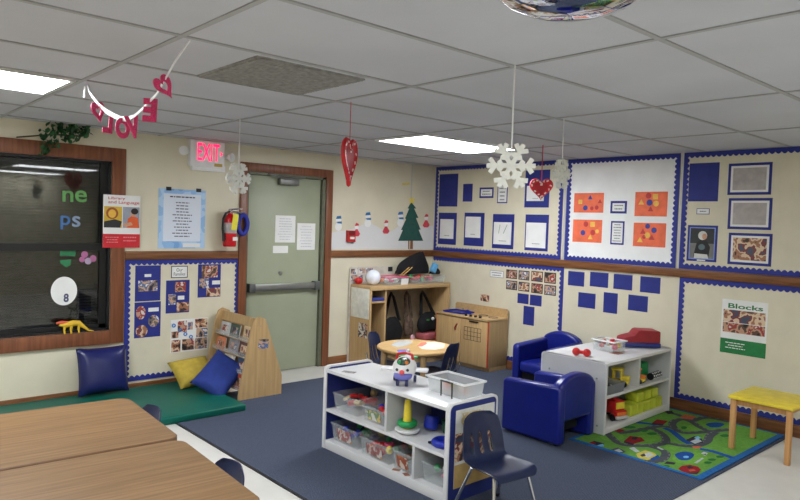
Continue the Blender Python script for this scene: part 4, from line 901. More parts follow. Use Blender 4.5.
# ------------------------------------------------------------------ round table
t = thing('round_table', 'small round wooden play table between the island and the cubby', 'table', (-1.82, -1.675, CZ)); Rt = .338; zt = .50
obj('tabletop', MB().lathe([(0, zt-.028), (Rt-.01, zt-.028), (Rt, zt-.02), (Rt, zt-.006), (Rt-.006, zt), (0, zt)], (0, 0, 0), 56), wood('table_birch', (186, 150, 98), (202, 168, 116), 'x', .35), t)
obj('apron', MB().lathe([(Rt-.1, zt-.09), (Rt-.085, zt-.09), (Rt-.085, zt-.029), (Rt-.1, zt-.029)], (0, 0, 0), 40), m_maple_x, t)
for k in range(4):
    a = k*PI/2+math.radians(61); obj('leg', MB().tube([((Rt-.06)*math.cos(a), (Rt-.06)*math.sin(a), zt-.029), ((Rt-.05)*math.cos(a), (Rt-.05)*math.sin(a), 0)], [.027, .021], 14), m_maple, t)
zt += CZ
def flat(pts, z, mat, label, name, cat, th=.0008): 
    P = [on_level(px, py, z) for px, py in pts]; return tag(obj(name, MB().prism(P, lambda a, b, d: (a, b, d), z, z+th), mat), label, cat)
flat([(391, 345), (397, 341), (408, 340.4), (413, 342), (408, 345), (402, 347), (396, 347)], zt+.0006, M('map_grey', (170, 172, 170), .6), 'grey sheet on the left half of the round table', 'paper_sheet', 'paper')
flat([(417, 345.4), (424, 342), (436, 342), (445, 344), (444, 348), (434, 350), (422, 349)], zt+.0006, M('map_pale', (226, 206, 186), .6), 'pale sheet on the right half of the round table', 'paper_sheet', 'paper')
flat([(417, 346), (421, 342.6), (426, 342), (427, 344), (422, 346.6)], zt+.0016, M('map_coral', (226, 120, 100), .6), 'coral paper scrap on the pale sheet on the round table', 'paper_scrap', 'paper')
flat([(397, 350), (405, 349.6), (410, 351.6), (404, 353), (398, 352.4)], zt+.0006, M('map_blue', (100, 106, 190), .6), 'blue-violet paper at the near edge of the round table', 'paper_scrap', 'paper')

# ------------------------------------------------------------------ play rug with printed roads
RX0, RX1, RY0, RY1 = -1.555, -.06, -4.075, -3.09; RZ = .0065; RT = .0145
rug_m = {}
def RM(n, c): rug_m.setdefault(n, (len(rug_m), M('rug_'+n, c, .9, .08, 60, spec=.1))); return rug_m[n][0]
for n, c in (('green', (98, 148, 64)), ('blue', (44, 98, 158)), ('road', (74, 78, 84)), ('line', (112, 114, 114)), ('water', (34, 76, 146)), ('red', (138, 36, 42)), ('dark', (52, 46, 60)), ('yellow', (190, 178, 84)), ('white', (176, 182, 186)), ('tree', (44, 108, 56)), ('orange', (180, 92, 66)), ('pale', (108, 160, 64)), ('sky', (120, 180, 220))): RM(n, c)
mb = MB(); mb.mi = RM('blue', 0); mb.box((RX0, RY0, RZ), (RX1, RY1, RT), .002)
lay = [0]
def print_poly(P, n):
    lay[0] += 1; z = RT+.0003+.00004*lay[0]; mb.mi = rug_m[n][0]; vs = [mb.bm.verts.new((x, y, z)) for x, y in P]
    try: f = mb.bm.faces.new(vs); f.material_index = mb.mi; f.normal_update(); f.normal_flip() if f.normal.z < 0 else None
    except ValueError: pass
def rp(*px): return [on_level(x, y, RT) for x, y in px]
def clampP(P): return [(min(max(x, RX0+.03), RX1-.01), min(max(y, RY0+.04), RY1-.03)) for x, y in P]
print_poly([(RX0+.03, RY0+.045), (RX1-.03, RY0+.045), (RX1-.03, RY1-.03), (RX0+.03, RY1-.03)], 'green')
def smooth(P, it=2):
    for _ in range(it):
        Q = [P[0]]
        for a, b in zip(P, P[1:]): Q += [(a[0]*.75+b[0]*.25, a[1]*.75+b[1]*.25), (a[0]*.25+b[0]*.75, a[1]*.25+b[1]*.75)]
        P = Q+[P[-1]]
    return P
def ribbon(P, w, n, dash=None):
    P = smooth(clampP(P)); L_, R_ = [], []
    for i, p in enumerate(P):
        a, b = P[max(i-1, 0)], P[min(i+1, len(P)-1)]; d = Vector((b[0]-a[0], b[1]-a[1])); d = d.normalized() if d.length else Vector((1, 0)); m = Vector((-d.y, d.x))*w/2
        L_.append((p[0]+m.x, p[1]+m.y)); R_.append((p[0]-m.x, p[1]-m.y))
    for i in range(len(P)-1): print_poly([L_[i], L_[i+1], R_[i+1], R_[i]], n); lay[0] -= 1
    lay[0] += 1
    if dash:
        for i in range(0, len(P)-1, 2): print_poly([tuple(Vector(q)*.88+Vector(P[j])*.12) for q, j in ((L_[i], i), (L_[i+1], i+1))] + [tuple(Vector(q)*.88+Vector(P[j])*.12-Vector(q)*0) for q, j in ((tuple(Vector(L_[i+1])*.8+Vector(R_[i+1])*.2), i+1), (tuple(Vector(L_[i])*.8+Vector(R_[i])*.2), i))], 'line'); lay[0] -= 1
        lay[0] += 1
def blob(cx, cy, rx, ry, n, k=14, wob=0):
    c, e, f = on_level(cx, cy, RT), on_level(cx+rx, cy, RT), on_level(cx, cy-ry, RT)
    print_poly(clampP([(c[0]+(e[0]-c[0])*math.cos(a)*(1+wob*math.sin(3*a))+(f[0]-c[0])*math.sin(a), c[1]+(e[1]-c[1])*math.cos(a)*(1+wob*math.sin(3*a))+(f[1]-c[1])*math.sin(a)) for a in [2*PI*i/k for i in range(k)]]), n)
blob(612, 437, 12, 4, 'pale'); blob(648, 438, 12, 3.5, 'pale'); blob(695, 428, 10, 3, 'pale'); blob(690, 458, 18, 6, 'pale'); blob(672, 447, 8, 2.5, 'pale')
for P in (((664, 428), (672, 431), (678, 436), (684, 441), (690, 444)), ((700, 449), (712, 451), (724, 455), (733, 458)), ((636, 422.5), (648, 423.5), (660, 426))): ribbon(rp(*P), .055, 'water')
blob(684.5, 456, 9.5, 4.4, 'water', wob=.12); blob(686, 457, 3, 1.2, 'sky'); blob(715, 425, 9, 2.6, 'water', wob=.15)
for P in (((604, 430), (612, 438), (620, 445), (640, 446), (656, 445.4), (667, 442.4), (665, 436), (658, 431), (649, 427.5)), ((618, 433), (634, 431.4), (650, 427.6), (662, 425.8), (674, 428), (681, 433), (694, 433), (710, 431.4), (731, 429.5)),
          ((667, 443), (684, 446.4), (698, 446), (708, 441.6), (709, 436), (716, 432)), ((648, 446), (660, 449), (667, 453), (664, 459), (655, 462.4), (645, 460)), ((674, 428), (671, 423), (680, 418.6), (692, 421.6), (699, 427), (708, 431)),
          ((664, 411), (678, 414.6), (692, 421)), ((692, 421), (702, 417.6), (716, 416.4), (733, 420))): ribbon(rp(*P), .062, 'road', True)
def poly(n, *px): print_poly(clampP(rp(*px)), n)
poly('red', (624, 441), (630, 436), (641, 437.4), (645, 441), (634, 444)); poly('dark', (624, 441), (634, 444), (633, 445.4), (624, 443)); poly('dark', (633, 437), (638, 437.4), (636, 440), (631, 439.6))
poly('red', (652, 423), (657, 419.4), (668, 421), (664, 424.4)); poly('dark', (652, 423), (664, 424.4), (663, 425.4), (652, 424.6))
poly('orange', (680, 417), (685, 414.6), (696, 416.8), (692, 419.6), (684, 419)); poly('orange', (692, 446.6), (700, 446.2), (702, 448), (694, 448.8))
poly('dark', (686, 440), (694, 436.4), (702, 439), (703, 443), (694, 444.6)); poly('white', (690, 441.6), (698, 438.6), (702, 441.6), (695, 444)); poly('sky', (694, 438), (698, 436.4), (701, 438.4), (697, 439.6))
poly('yellow', (636, 454), (645, 450.4), (655, 453.4), (658, 458), (647, 460.4), (638, 458)); poly('white', (642, 455), (649, 452.4), (654, 455), (648, 458)); poly('water', (650, 459), (658, 455), (660, 458), (652, 461)); poly('dark', (640, 455.4), (644, 453.6), (646, 456), (642, 457))
poly('dark', (586, 444), (594, 441), (604, 443.6), (603, 447), (595, 448.4)); poly('sky', (596, 446), (603, 444), (604, 446.6), (598, 448)); poly('red', (589, 443), (593, 441.6), (596, 443.6), (592, 445))
poly('road', (610, 450), (618, 447.6), (626, 452), (620, 454.4)); poly('white', (614, 450.6), (619, 449), (623, 452), (618, 453)); poly('white', (629, 448.4), (634, 447.4), (640, 452), (636, 452.6))
poly('red', (678, 469), (682, 466), (690, 465), (698, 467), (701, 470), (697, 473.4), (687, 474.4), (680, 472.4)); poly('dark', (679, 471), (687, 473.6), (697, 472.8), (700, 471), (697, 474.4), (687, 475.4)); poly('dark', (686, 467), (690, 466.2), (694, 468), (689, 469)); poly('orange', (688, 470), (694, 469.6), (696, 471), (690, 471.8))
poly('dark', (664, 464), (667, 461.6), (676, 463), (674, 465)); poly('white', (701, 453.6), (704, 452), (708, 453.6), (705, 456)); poly('dark', (702, 454.6), (706, 454), (706, 455.2)); poly('white', (694, 463), (702, 458), (704, 458.6), (697, 463.6)); poly('white', (658, 447), (664, 449.6), (662, 450.4), (657, 448))
for c in ((712, 460, 4, 1.2), (720, 457, 4, 1.2), (708, 463, 4, 1.2), (652, 434, 5, 1.4), (644, 431, 4, 1.2), (684, 428, 3, 1.4), (630, 427.6, 6, 1.2), (666, 466.6, 4, 1.2), (725, 436, 5, 1.4)): blob(*c, 'tree')
poly('red', (612, 431), (618, 428.8), (625, 430.4), (620, 432.8)); poly('dark', (664, 411), (672, 411), (674, 414), (668, 414.4))
o = obj('play_rug', mb, [v[1] for v in sorted(rug_m.values(), key=lambda v: v[0])]); tag(o, 'green play rug printed with grey roads, ponds and red cars', 'rug')

# ------------------------------------------------------------------ white shelf against the wall at right
UZ = RT+.006; UX0, UX1, UY0, UY1 = -1.298, -.185, -3.205, -2.62; xc, yc2 = (UX0+UX1)/2, (UY0+UY1)/2; hx, hy = (UX1-UX0)/2, (UY1-UY0)/2
t = thing('storage_shelf', 'white toy shelf standing on the edge of the play rug by the right wall', 'shelf', (xc, yc2, UZ), .03); ht = .552
for sx in (-1, 1):
    P = [(-hy, 0), (hy, 0)] + [(hy-.03+.03*math.cos(a*PI/12), ht-.03+.03*math.sin(a*PI/12)) for a in range(7)] + [(-hy+.03-.03*math.sin(a*PI/12), ht-.03+.03*math.cos(a*PI/12)) for a in range(7)]
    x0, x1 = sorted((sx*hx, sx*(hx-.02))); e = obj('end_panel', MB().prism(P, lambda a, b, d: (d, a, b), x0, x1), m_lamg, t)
    mb = MB()
    for y, z in ((-hy+.08, .42), (-hy+.16, .3), (hy-.08, .42), (-hy+.06, .06)): mb.lathe([(0, 0), (.008, 0), (.007, .003), (0, .003)], (sx*hx, y, z), 12, Matrix.Rotation(sx*PI/2, 3, 'Y'))
    obj('bolt', mb, m_metal, e)
    mb = MB(); mb.rings([[(x0-.001, a*1.003, b), (x1+.001, a*1.003, b), (x1+.001, a*.975, b-.012 if b > .4 else b), (x0-.001, a*.975, b-.012 if b > .4 else b)] for a, b in P[1:]+P[:1]]); obj('edge_band', mb, m_lam, e)
k = hx-.022
obj('top', MB().box((-k, -hy+.004, ht-.03), (k, hy-.004, ht-.006), .003), m_lam, t); obj('shelf_board', MB().box((-k, -hy+.006, .27), (k, hy-.01, .29), .002), m_lam, t); obj('bottom_board', MB().box((-k, -hy+.006, .0), (k, hy-.01, .045), .002), m_lam, t)
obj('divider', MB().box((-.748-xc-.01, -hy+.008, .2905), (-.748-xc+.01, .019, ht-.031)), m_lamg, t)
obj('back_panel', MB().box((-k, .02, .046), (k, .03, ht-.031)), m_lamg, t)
zS1, zS2, zS0 = UZ+ht-.0055, UZ+.2906, UZ+.0455

# things on and in it
t = thing('toy_register', 'red wedge-shaped toy with blue base on the right shelf top', 'toy', (-.36, -2.97, zS1+.006), -.72); W_ = .085
obj('base', MB().box((-.165, -W_-.004, 0), (.165, W_+.004, .04), .008), M('base_blue', (40, 50, 120), .4), t)
mb = MB().prism([(-.165, .04), (.16, .04), (.16, .135), (.15, .145), (-.01, .15), (-.03, .146), (-.06, .105), (-.14, .082), (-.165, .07)], lambda a, b, d: (a, d, b), -W_, W_); o = obj('body', mb, M('register_red', (146, 32, 40), .4), t)
md = o.modifiers.new('bevel', 'BEVEL'); md.width = .012; md.segments = 3; md.limit_method = 'ANGLE'
t = clear_bin(-.775, -2.93, zS1, .18, .22, .09, 'white-rimmed clear bin of toys on the right shelf top', rot=-.1, rim=m_whitepl)
toys(-.775, -2.93, zS1, .15, .18, .13, 'rpywrprwyr', 'red, pink or yellow toy in the white-rimmed bin on the right shelf top', 'toys in the white-rimmed bin', -.1, 31, 'toy_piece', .04)
o = obj('tablet', MB().obox((0, 0, .006), (.2, .12, .012), None, .005), m_blackpl); o.location = (-.42, -2.715, zS1); o.rotation_euler.z = -.3; tag(o, 'flat black tablet behind the white-rimmed bin on the right shelf', 'tablet')
x, y = on_level(581.5, 353, zS1+.025); t = thing('toy_dumbbell', 'red double-ball toy at the left edge of the right shelf top', 'toy', (x, y, zS1), -1.25)
for s in (-1, 1): obj('ball', MB().ball((s*.042, 0, .032), .032), m_red, t)
obj('bar', MB().cyl((-.042, 0, .032), (.042, 0, .032), .014), m_red, t)
for q, lb in (((560, 351), 'white paper slip on the left of the right shelf top'),): x, y = on_level(565, 350, zS1); o = obj('paper_slip', MB().obox((0, 0, .0005), (.12, .07, .001)), m_white); o.location = (x+.05, y, zS1); tag(o, lb, 'paper')
x, y = on_level(619, 353.6, zS1); o = obj('photo_slip', MB().obox((0, 0, .0005), (.11, .08, .001)), _m['sticker_brown']); o.location = (x, y+.02, zS1); tag(o, 'brown paper slip in front of the white-rimmed bin on the right shelf', 'paper')
# upper level
t = thing('grey_tray', 'grey plastic tray of small parts on the left of the right shelf', 'tray', (-1.115, -3.11, zS2), 0); bin_parts(t, .29, .2, .075, mat=clear('grey_clear', (150, 152, 158), .5, .3))
toys(-1.115, -3.11, zS2, .26, .17, .07, 'wkwnkwwkww', 'small grey or white part in the grey tray on the right shelf', 'parts in the grey tray', 0, 41, 'toy_piece', .034)
def yellow_vehicle(name, label, loc, rz, cab, body, s=1.0):
    t = thing(name, label, 'toy vehicle', loc, rz); V = lambda *p: tuple(q*s for q in p)
    obj('chassis', MB().box(V(-.08, -.04, .02), V(.08, .04, .045), .006*s), body, t)
    mb = MB()
    for sx in (-1, 1):
        for sy in (-1, 1): mb.tube([V(sx*.03+.0, sy*.033, .044), V(sx*.026, sy*.03, .115)], .006*s, 6)
    mb.box(V(-.04, -.042, .112), V(.04, .042, .126), .005*s); obj('cab', mb, cab, t); obj('hood', MB().box(V(.03, -.036, .046), V(.085, .036, .075), .01*s), cab, t)
    for x in (-.05, .05):
        for y in (-.045, .045): obj('wheel', MB().cyl(V(x, y-.008, .022), V(x, y+.008, .022), .022*s), m_blackpl, t)
yellow_vehicle('toy_tractor', 'yellow open-cab toy vehicle on the middle shelf board at right', (-.85, -3.065, zS2), -1.2, m_yellow, m_yellow, 1.15)
yellow_vehicle('toy_loader', 'orange and yellow toy vehicle right of the divider on the right shelf', (-.62, -3.10, zS2), -1.4, TC['o'], m_yellow, .95)
o = obj('green_block', MB().box((-.06, -.045, 0), (.06, .045, .12), .004), m_green); o.location = (-.34, -2.99, zS2+.001); tag(o, 'tall green block behind the black polka-dot cylinder', 'toy block')
t = thing('dotted_roller', 'black toy roller with white dots on the right shelf', 'toy', (-.345, -3.125, zS2), .08)
obj('cylinder', MB().cyl((-.09, 0, .03), (.09, 0, .03), .03, n=24), m_blackpl, t)
for k in range(5):
    for a in (-.5, .3, 1.1): obj('dot', MB().ball((-.072+k*.036, -.0292*math.cos(a-.1*(k % 2)), .03+.0292*math.sin(a-.1*(k % 2))), .007, 8, 6), m_whitepl, t)
for x, y, s, lb in ((-1.16, -2.98, 'yn', 0), (-1.03, -2.97, 'y', 0)): pass
o = obj('toy_bar', MB().box((-.12, -.02, 0), (.12, .02, .06), .01), m_yellow); o.location = (-1.10, -2.945, zS2+.001); tag(o, 'dark yellow toy bar behind the grey tray on the right shelf', 'toy')
# bottom level
t = thing('toy_truck', 'red and yellow toy truck facing out on the bottom of the right shelf', 'toy vehicle', (-.955, -3.085, zS0), -PI/2-.25)
obj('cab', MB().box((-.03, -.055, .05), (.09, .055, .16), .014).box((.05, -.06, .03), (.11, .06, .085), .012), m_red, t); obj('windshield', MB().box((.088, -.045, .095), (.094, .045, .148), .004), m_yellow, t); obj('grille', MB().box((.109, -.05, .05), (.114, .05, .075), .002), TC['o'], t)
obj('bumper', MB().box((.10, -.062, .02), (.122, .062, .045), .006), m_lamg, t); obj('cargo_box', MB().box((-.13, -.058, .045), (-.032, .058, .12), .008), m_yellow, t); obj('roof_light', MB().box((.0, -.02, .158), (.04, .02, .172), .005), m_red, t)
for x in (-.09, .07):
    for y in (-.055, .055): obj('wheel', MB().cyl((x, y-.012, .027), (x, y+.012, .027), .027), m_blackpl, t)
def soft_block(x, y, z, sx, sy, sz, lb, rz=0):
    o = obj('soft_block', MB().obox((0, 0, sz/2), (sx, sy, sz), None, .012, 3), m_lime); o.location = (x, y, z); o.rotation_euler.z = rz; tag(o, lb, 'soft block', 'yellow-green soft blocks on the bottom shelf')
LB = 'yellow-green soft block stacked on the bottom of the right shelf'
for i, x in enumerate((-.76, -.645, -.53, -.415, -.30)): soft_block(x, -3.11+.004*i, zS0, .105, .13, .09, LB, .02*(i % 3-1))
for i, x in enumerate((-.60, -.475, -.345)): soft_block(x, -3.085, zS0+.0905, .105, .12, .075, LB, .03*(i-1))
o = obj('tan_bag', MB().ball((0, 0, .045), (.05, .06, .045), 14, 8), M('bag_tan', (150, 124, 100), .8, .15, 30, bump=.3)); o.location = (-1.22, -3.10, zS0+.0005); tag(o, 'small tan bag left of the red toy truck', 'bag')

# ------------------------------------------------------------------ blue vinyl tub chairs
def tub_chair(label, loc, rz):
    t = thing('tub_armchair', label, 'armchair', loc, rz, 'blue vinyl child armchairs')      # faces -y, 0.5 wide, 0.54 deep
    W, D = .22, .265
    for s in (-1, 1):
        P = [(-D, .0), (-D, .385), (-D+.03, .40), (D-.03, .425), (D, .41), (D, .0)]; x0, x1 = sorted((s*W, s*(W-.075)))
        o = obj('arm', MB().prism(P, lambda a, b, d: (d, a, b), x0, x1), m_vinylblue, t); md = o.modifiers.new('bevel', 'BEVEL'); md.width = .022; md.segments = 4
        for y in (-D+.05, D-.05): obj('foot', MB().cyl((s*(W-.037), y, -.006), (s*(W-.037), y, .004), .016), m_blackpl, o)
    n = 16; P = [(-W+.004, .16)] + [(-W+.004+(2*W-.008)*i/n, .40+.10*math.sin(PI*i/n)**.5) for i in range(n+1)] + [(W-.004, .16)]
    o = obj('backrest', MB().prism(P, lambda a, b, d: (a, d, b), D-.085, D-.002), m_vinylblue, t); md = o.modifiers.new('bevel', 'BEVEL'); md.width = .024; md.segments = 4; md.limit_method = 'ANGLE'; md.angle_limit = .9
    obj('seat_cushion', MB().box((-W+.077, -D+.012, .15), (W-.077, D-.09, .25), .03, 4), m_vinylblue, t)
    obj('seat_base', MB().box((-W+.077, -D+.06, .05), (W-.077, D-.1, .149), .01), m_black, t)
    return t
tub_chair('blue vinyl tub chair against the right wall, facing into the room', (-.375, -2.045, CZ+.007), -PI/2).scale = (1.03, 1.06, 1.07)
tub_chair('blue vinyl tub chair in front, its side towards the camera, next to the white shelf', (-1.562, -2.90, RT+.0065), PI).scale = (1.07, 1, 1)

# ------------------------------------------------------------------ play kitchen
KX0, KX1, KY0, KY1 = -.365, -.03, -1.258, -.475; t = thing('play_kitchen', 'maple play kitchen with blue sink standing against the right wall', 'play kitchen', ((KX0+KX1)/2, (KY0+KY1)/2, CZ)); hx, hy = (KX1-KX0)/2, (KY1-KY0)/2; kh = .568
obj('body', MB().box((-hx+.012, -hy, .04), (hx, hy, kh-.02), .002).box((-hx+.04, -hy, 0), (hx, hy, .04)), wood('maple_grey', (156, 130, 92), (172, 144, 104), 'z', .45), t)
obj('counter', MB().box((-hx-.012, -hy-.004, kh-.0195), (hx, hy+.004, kh), .004), m_maple_x, t)
P = [(-hy, kh), (-hy, kh+.075), (-hy+.02, kh+.095), (hy-.02, kh+.095), (hy, kh+.075), (hy, kh)]; obj('backsplash', MB().prism(P, lambda a, b, d: (d, a, b), hx-.02, hx), m_maple_x, t)
fx = -hx+.012
for i, (y0, y1) in enumerate(((.01, hy-.006), (-hy+.006, -.0))):
    d = obj('door', MB().box((fx-.014, y0, .05), (fx-.0005, y1, kh-.035), .003), m_maple, t)
    if i == 0: obj('handle', MB().tube([(fx-.016, y0+.075, .40), (fx-.03, y0+.07, .42), (fx-.03, y0+.05, .455), (fx-.016, y0+.045, .47)], .008, 8), M('handle_red', (176, 60, 46), .5), d)
    else:
        obj('handle', MB().box((fx-.026, y0+.13, kh-.052), (fx-.0145, y0+.26, kh-.038), .003), m_blackpl, d)
        mb = MB(); yA, yB, zA, zB = y0+.09, y0+.335, .315, .455
        for k in range(6): y = yA+(yB-yA)*k/5; mb.box((fx-.0165, y-.0025, zA), (fx-.0142, y+.0025, zB))
        for k in range(4): z = zA+(zB-zA)*k/3; mb.box((fx-.0163, yA, z-.0025), (fx-.0143, yB, z+.0025))
        obj('oven_window', mb, M('window_lines', (70, 64, 52), .5), d)
obj('red_edge', MB().box((fx-.015, -hy-.001, .045), (fx+.004, -hy+.005, kh-.02)), M('edge_red', (196, 66, 40), .45), t); obj('red_edge', MB().box((fx-.012, hy-.005, .045), (fx+.004, hy+.001, kh-.02)), _m['edge_red'], t)
obj('sink', MB().box((-.11, .055, kh+.0003), (.11, .345, kh+.006), .002).box((-.11, .055, kh+.006), (-.1, .345, kh+.018)).box((.1, .055, kh+.006), (.11, .345, kh+.018)).box((-.1, .055, kh+.006), (.1, .065, kh+.018)).box((-.1, .335, kh+.006), (.1, .345, kh+.018)), M('sink_blue', (26, 42, 140), .3), t)
f_ = obj('faucet', MB().cyl((.0, .03, kh), (.0, .03, kh+.035), .018).tube([(0, .03, kh+.03), (0, .06, kh+.04), (0, .09, kh+.03)], .01, 8), _m['sink_blue'], t)
obj('faucet_knob', MB().ball((.07, .2, kh+.03), .016, 10, 8), m_clear, t)
for k, y in enumerate((-.02, -.09, -.16, -.23)): obj('knob', MB().cyl((-hx+.03, y-.02, kh), (-hx+.03, y-.02, kh+.022), .016), m_blackpl, t)
for y, x in ((-.13, .05), (-.30, .02)): obj('burner', MB().torus((x, y, kh+.002), .05, .003, 24, 6), m_ink, t)

# ------------------------------------------------------------------ coat cubby in the corner
BX0, BX1, BY0, BY1 = -1.285, -.055, -.385, -.03; t = thing('coat_cubby', 'maple coat cubby with open front along the back wall in the corner', 'cubby', ((BX0+BX1)/2, (BY0+BY1)/2, 0)); hx, hy = (BX1-BX0)/2, (BY1-BY0)/2; bh = .885
obj('top', MB().box((-hx, -hy, bh-.045), (hx, hy, bh), .005), m_maple_x, t)
for sx in (-1, 1): x0, x1 = sorted((sx*hx, sx*(hx-.024))); obj('end_panel', MB().box((x0, -hy+.004, 0), (x1, hy, bh-.0455), .003), m_maple, t)
obj('back_panel', MB().box((-hx+.025, hy-.016, .0), (hx-.025, hy-.004, bh-.046)), M('cubby_back', (150, 132, 106), .6), t)
obj('end_board', MB().box((-hx-.006, -hy+.02, .53), (-hx, hy-.02, bh-.03), .002), M('board_grey', (226, 226, 216), .4), t)
obj('picture', MB().box((-hx-.003, -hy+.04, .32), (-hx, -hy+.19, .48)), photo_mat('print_cubby', [(206, 200, 190), (70, 56, 60), (190, 140, 116), (90, 60, 54)], 14), t)
obj('divider', MB().box((-hx+.235, -hy+.03, .0), (-hx+.255, hy-.017, bh-.046), .002), m_maple, t)
obj('shelf', MB().box((-hx+.025, -hy+.02, .70), (-hx+.234, hy-.017, .72)), m_maple_x, t)
obj('bench', MB().box((-hx+.256, -hy+.02, .17), (hx-.025, hy-.017, .195), .003), m_maple_x, t)
for x in (-.26, -.02, .25): obj('coat_hook', MB().tube([(x, hy-.016, bh-.1), (x, hy-.06, bh-.11), (x, hy-.07, bh-.085)], .005, 6), m_metal, t)
xA = (BX0+BX1)/2
o = obj('blue_binder', MB().box((0, 0, 0), (.19, .24, .035), .004), M('binder_blue', (54, 64, 140), .5)); o.location = (BX0+.128, BY0+.15, .7205); tag(o, 'blue folder lying on the small shelf inside the cubby', 'folder')

# bags hanging in the cubby
def hang_bag(label, x, y, w, d, h, z0, strap_x, mat, name='hanging_handbag', sag=1.0):
    t = thing(name, label, 'bag', (x, y, z0), 0); mb = MB(); R_ = []
    for j in range(9):
        u = j/8; z = h*u; k = (1-abs(2*u-.75)**2.2*.42)*(1 if u < .9 else .85); R_.append([(w*k*math.copysign(abs(math.cos(a))**.8, math.cos(a)), d*k*math.sin(a), z+.012*math.sin(3*a+j)+ (.05*h*sag*math.cos(a)**2 if j > 5 else 0)) for a in [2*PI*i/20 for i in range(20)]])
    mb.rings(R_); obj('body', mb, mat, t, 70)
    top = .775-z0
    for dy in (-.015, .015): obj('strap', MB().tube([(-w*.7, dy, h*.88), (strap_x-.03, dy*.6+.04, top-.05), (strap_x, .05+dy*.3, top), (strap_x+.03, dy*.6+.04, top-.05), (w*.7, dy, h*.88)], .011, 8), mat, t)
    return t
hang_bag('black slouchy handbag hanging in the left of the cubby', -.80, -.19, .165, .06, .25, .235, .02, m_black)
hang_bag('brown patterned bag hanging in the middle of the cubby', -.52, -.17, .065, .05, .22, .27, .0, M('bag_brown', (92, 74, 62), .8, .3, 30, bump=.3))
tb = hang_bag('black tote with green and white marks in the right of the cubby', -.24, -.2, .155, .065, .21, .30, -.05, m_black)
obj('white_patch', MB().ball((.03, -.062, .15), (.025, .012, .02), 10, 8), m_whitepl, tb); obj('green_patch', MB().ball((-.05, -.063, .14), (.025, .012, .012), 10, 8), M('patch_green', (50, 120, 50), .6), tb)
o = obj('pink_cushion', MB().box((-.11, -.09, 0), (.11, .09, .09), .03, 3), M('cushion_pink', (176, 92, 96), .8)); o.location = (-.25, -.2, .1955); tag(o, 'dusty pink pad on the cubby bench under the black tote', 'cushion')
o = obj('pink_pouch', MB().ball((0, 0, .05), (.03, .025, .05), 12, 8), M('pouch_pink', (226, 170, 184), .6)); o.location = (-.57, -.30, .1955); tag(o, 'small pale pink pouch on the cubby bench', 'pouch')

# things on the cubby top
t = thing('photo_board', 'white board with small photographs leaning behind the ball on the cubby', 'board', (-.98, -.02, .002)); rB = (-1.30, 1.075, -.665, .002)
keep(obj('board', MB().prism([(rB[0], rB[3]), (rB[2], rB[3]), (rB[2], rB[1]-.02), (rB[2]-.02, rB[1]), (rB[0]+.02, rB[1]), (rB[0], rB[1]-.02)], fL, .018, .026), M('board_cream', (206, 200, 188), .5), t))
for q in ((.03, .02, .17, .075), (.2, .02, .34, .07), (.36, .015, .52, .07), (.03, .085, .17, .15), (.2, .09, .3, .15)): keep(obj('photograph', slab('L', sub(rB, *q), .0262, .0275), photos[1], t))
keep(obj('corner_photo', slab('L', sub(rB, .88, .01, .99, .06), .0262, .0275), m_pdark, t))
o = obj('white_ball', MB().ball((0, 0, .085), .085, 28, 16), M('ball_white', (226, 230, 240), .22)); o.location = (-1.14, -.24, bh+.0005); tag(o, 'white ball on the left end of the cubby top', 'ball')
o = obj('red_toy', MB().ball((0, 0, .04), (.05, .04, .04), 12, 8), m_red); o.location = (-1.23, -.10, bh+.0005); tag(o, 'red toy behind the white ball on the cubby top', 'toy')
zc_ = bh+.0006
clear_bin(-.865, -.22, zc_, .36, .23, .085, 'clear bin with pink rim on the cubby top', rim=m_pink); toys(-.865, -.22, zc_, .3, .19, .07, 'wpwnwpwpow', 'small toy in the pink-rimmed bin on the cubby top', 'toys in the pink-rimmed bin', 0, 51, 'toy_piece', .04)
o = obj('white_card', MB().obox((0, 0, .035), (.11, .003, .07), Matrix.Rotation(.15, 3, 'X')), m_white); o.location = (-.76, -.345, zc_); tag(o, 'white card standing in front of the pink-rimmed bin', 'card')
clear_bin(-.37, -.22, zc_, .57, .24, .085, 'long clear bin with red and black things at the right of the cubby top'); toys(-.42, -.24, zc_, .46, .17, .10, 'rrgrpgrwrk', 'small red or green toy in the long clear bin on the cubby', 'toys in the long clear bin', 0, 53, 'toy_piece', .055)
def heap(name, label, cat, loc, rad, mat, seed, tip=(0, 0, 0)):
    rnd = random.Random(seed); mb = MB(); R_ = []; ph = [rnd.uniform(0, 6) for _ in range(6)]; m, n = 12, 26
    for j in range(m+1):
        u = j/m; q = max(.05, (1-u*u*.95)**.8); R_.append([(rad[0]*q*math.cos(a)*(1+.12*math.sin(3*a+ph[0]+4*u)+.07*math.sin(7*a+ph[1]))+tip[0]*u*u, rad[1]*q*math.sin(a)*(1+.12*math.sin(4*a+ph[2]+3*u))+tip[1]*u*u, rad[2]*u*(1+.05*math.sin(5*a+ph[3]))) for a in [2*PI*i/n for i in range(n)]])
    mb.rings(R_); o = obj(name, mb, mat, None, 75); o.location = loc; return tag(o, label, cat)
heap('black_jacket', 'black jacket heaped against the wall behind the cubby bins', 'jacket', (-.44, -.115, bh+.10), (.25, .065, .25), m_black, 3, (.17, 0, 0))
heap('dark_cap', 'dark cap at the right end of the cubby top', 'cap', (-.14, -.2, bh+.098), (.075, .06, .08), m_black, 8)
o = obj('blue_carton', MB().obox((0, 0, .0), (.07, .05, .11), Matrix.Rotation(.5, 3, 'Y'), .006), M('carton_blue', (96, 166, 214), .5)); o.location = (-.22, -.26, bh+.11); tag(o, 'light blue carton tilted beside the black jacket on the cubby', 'carton')
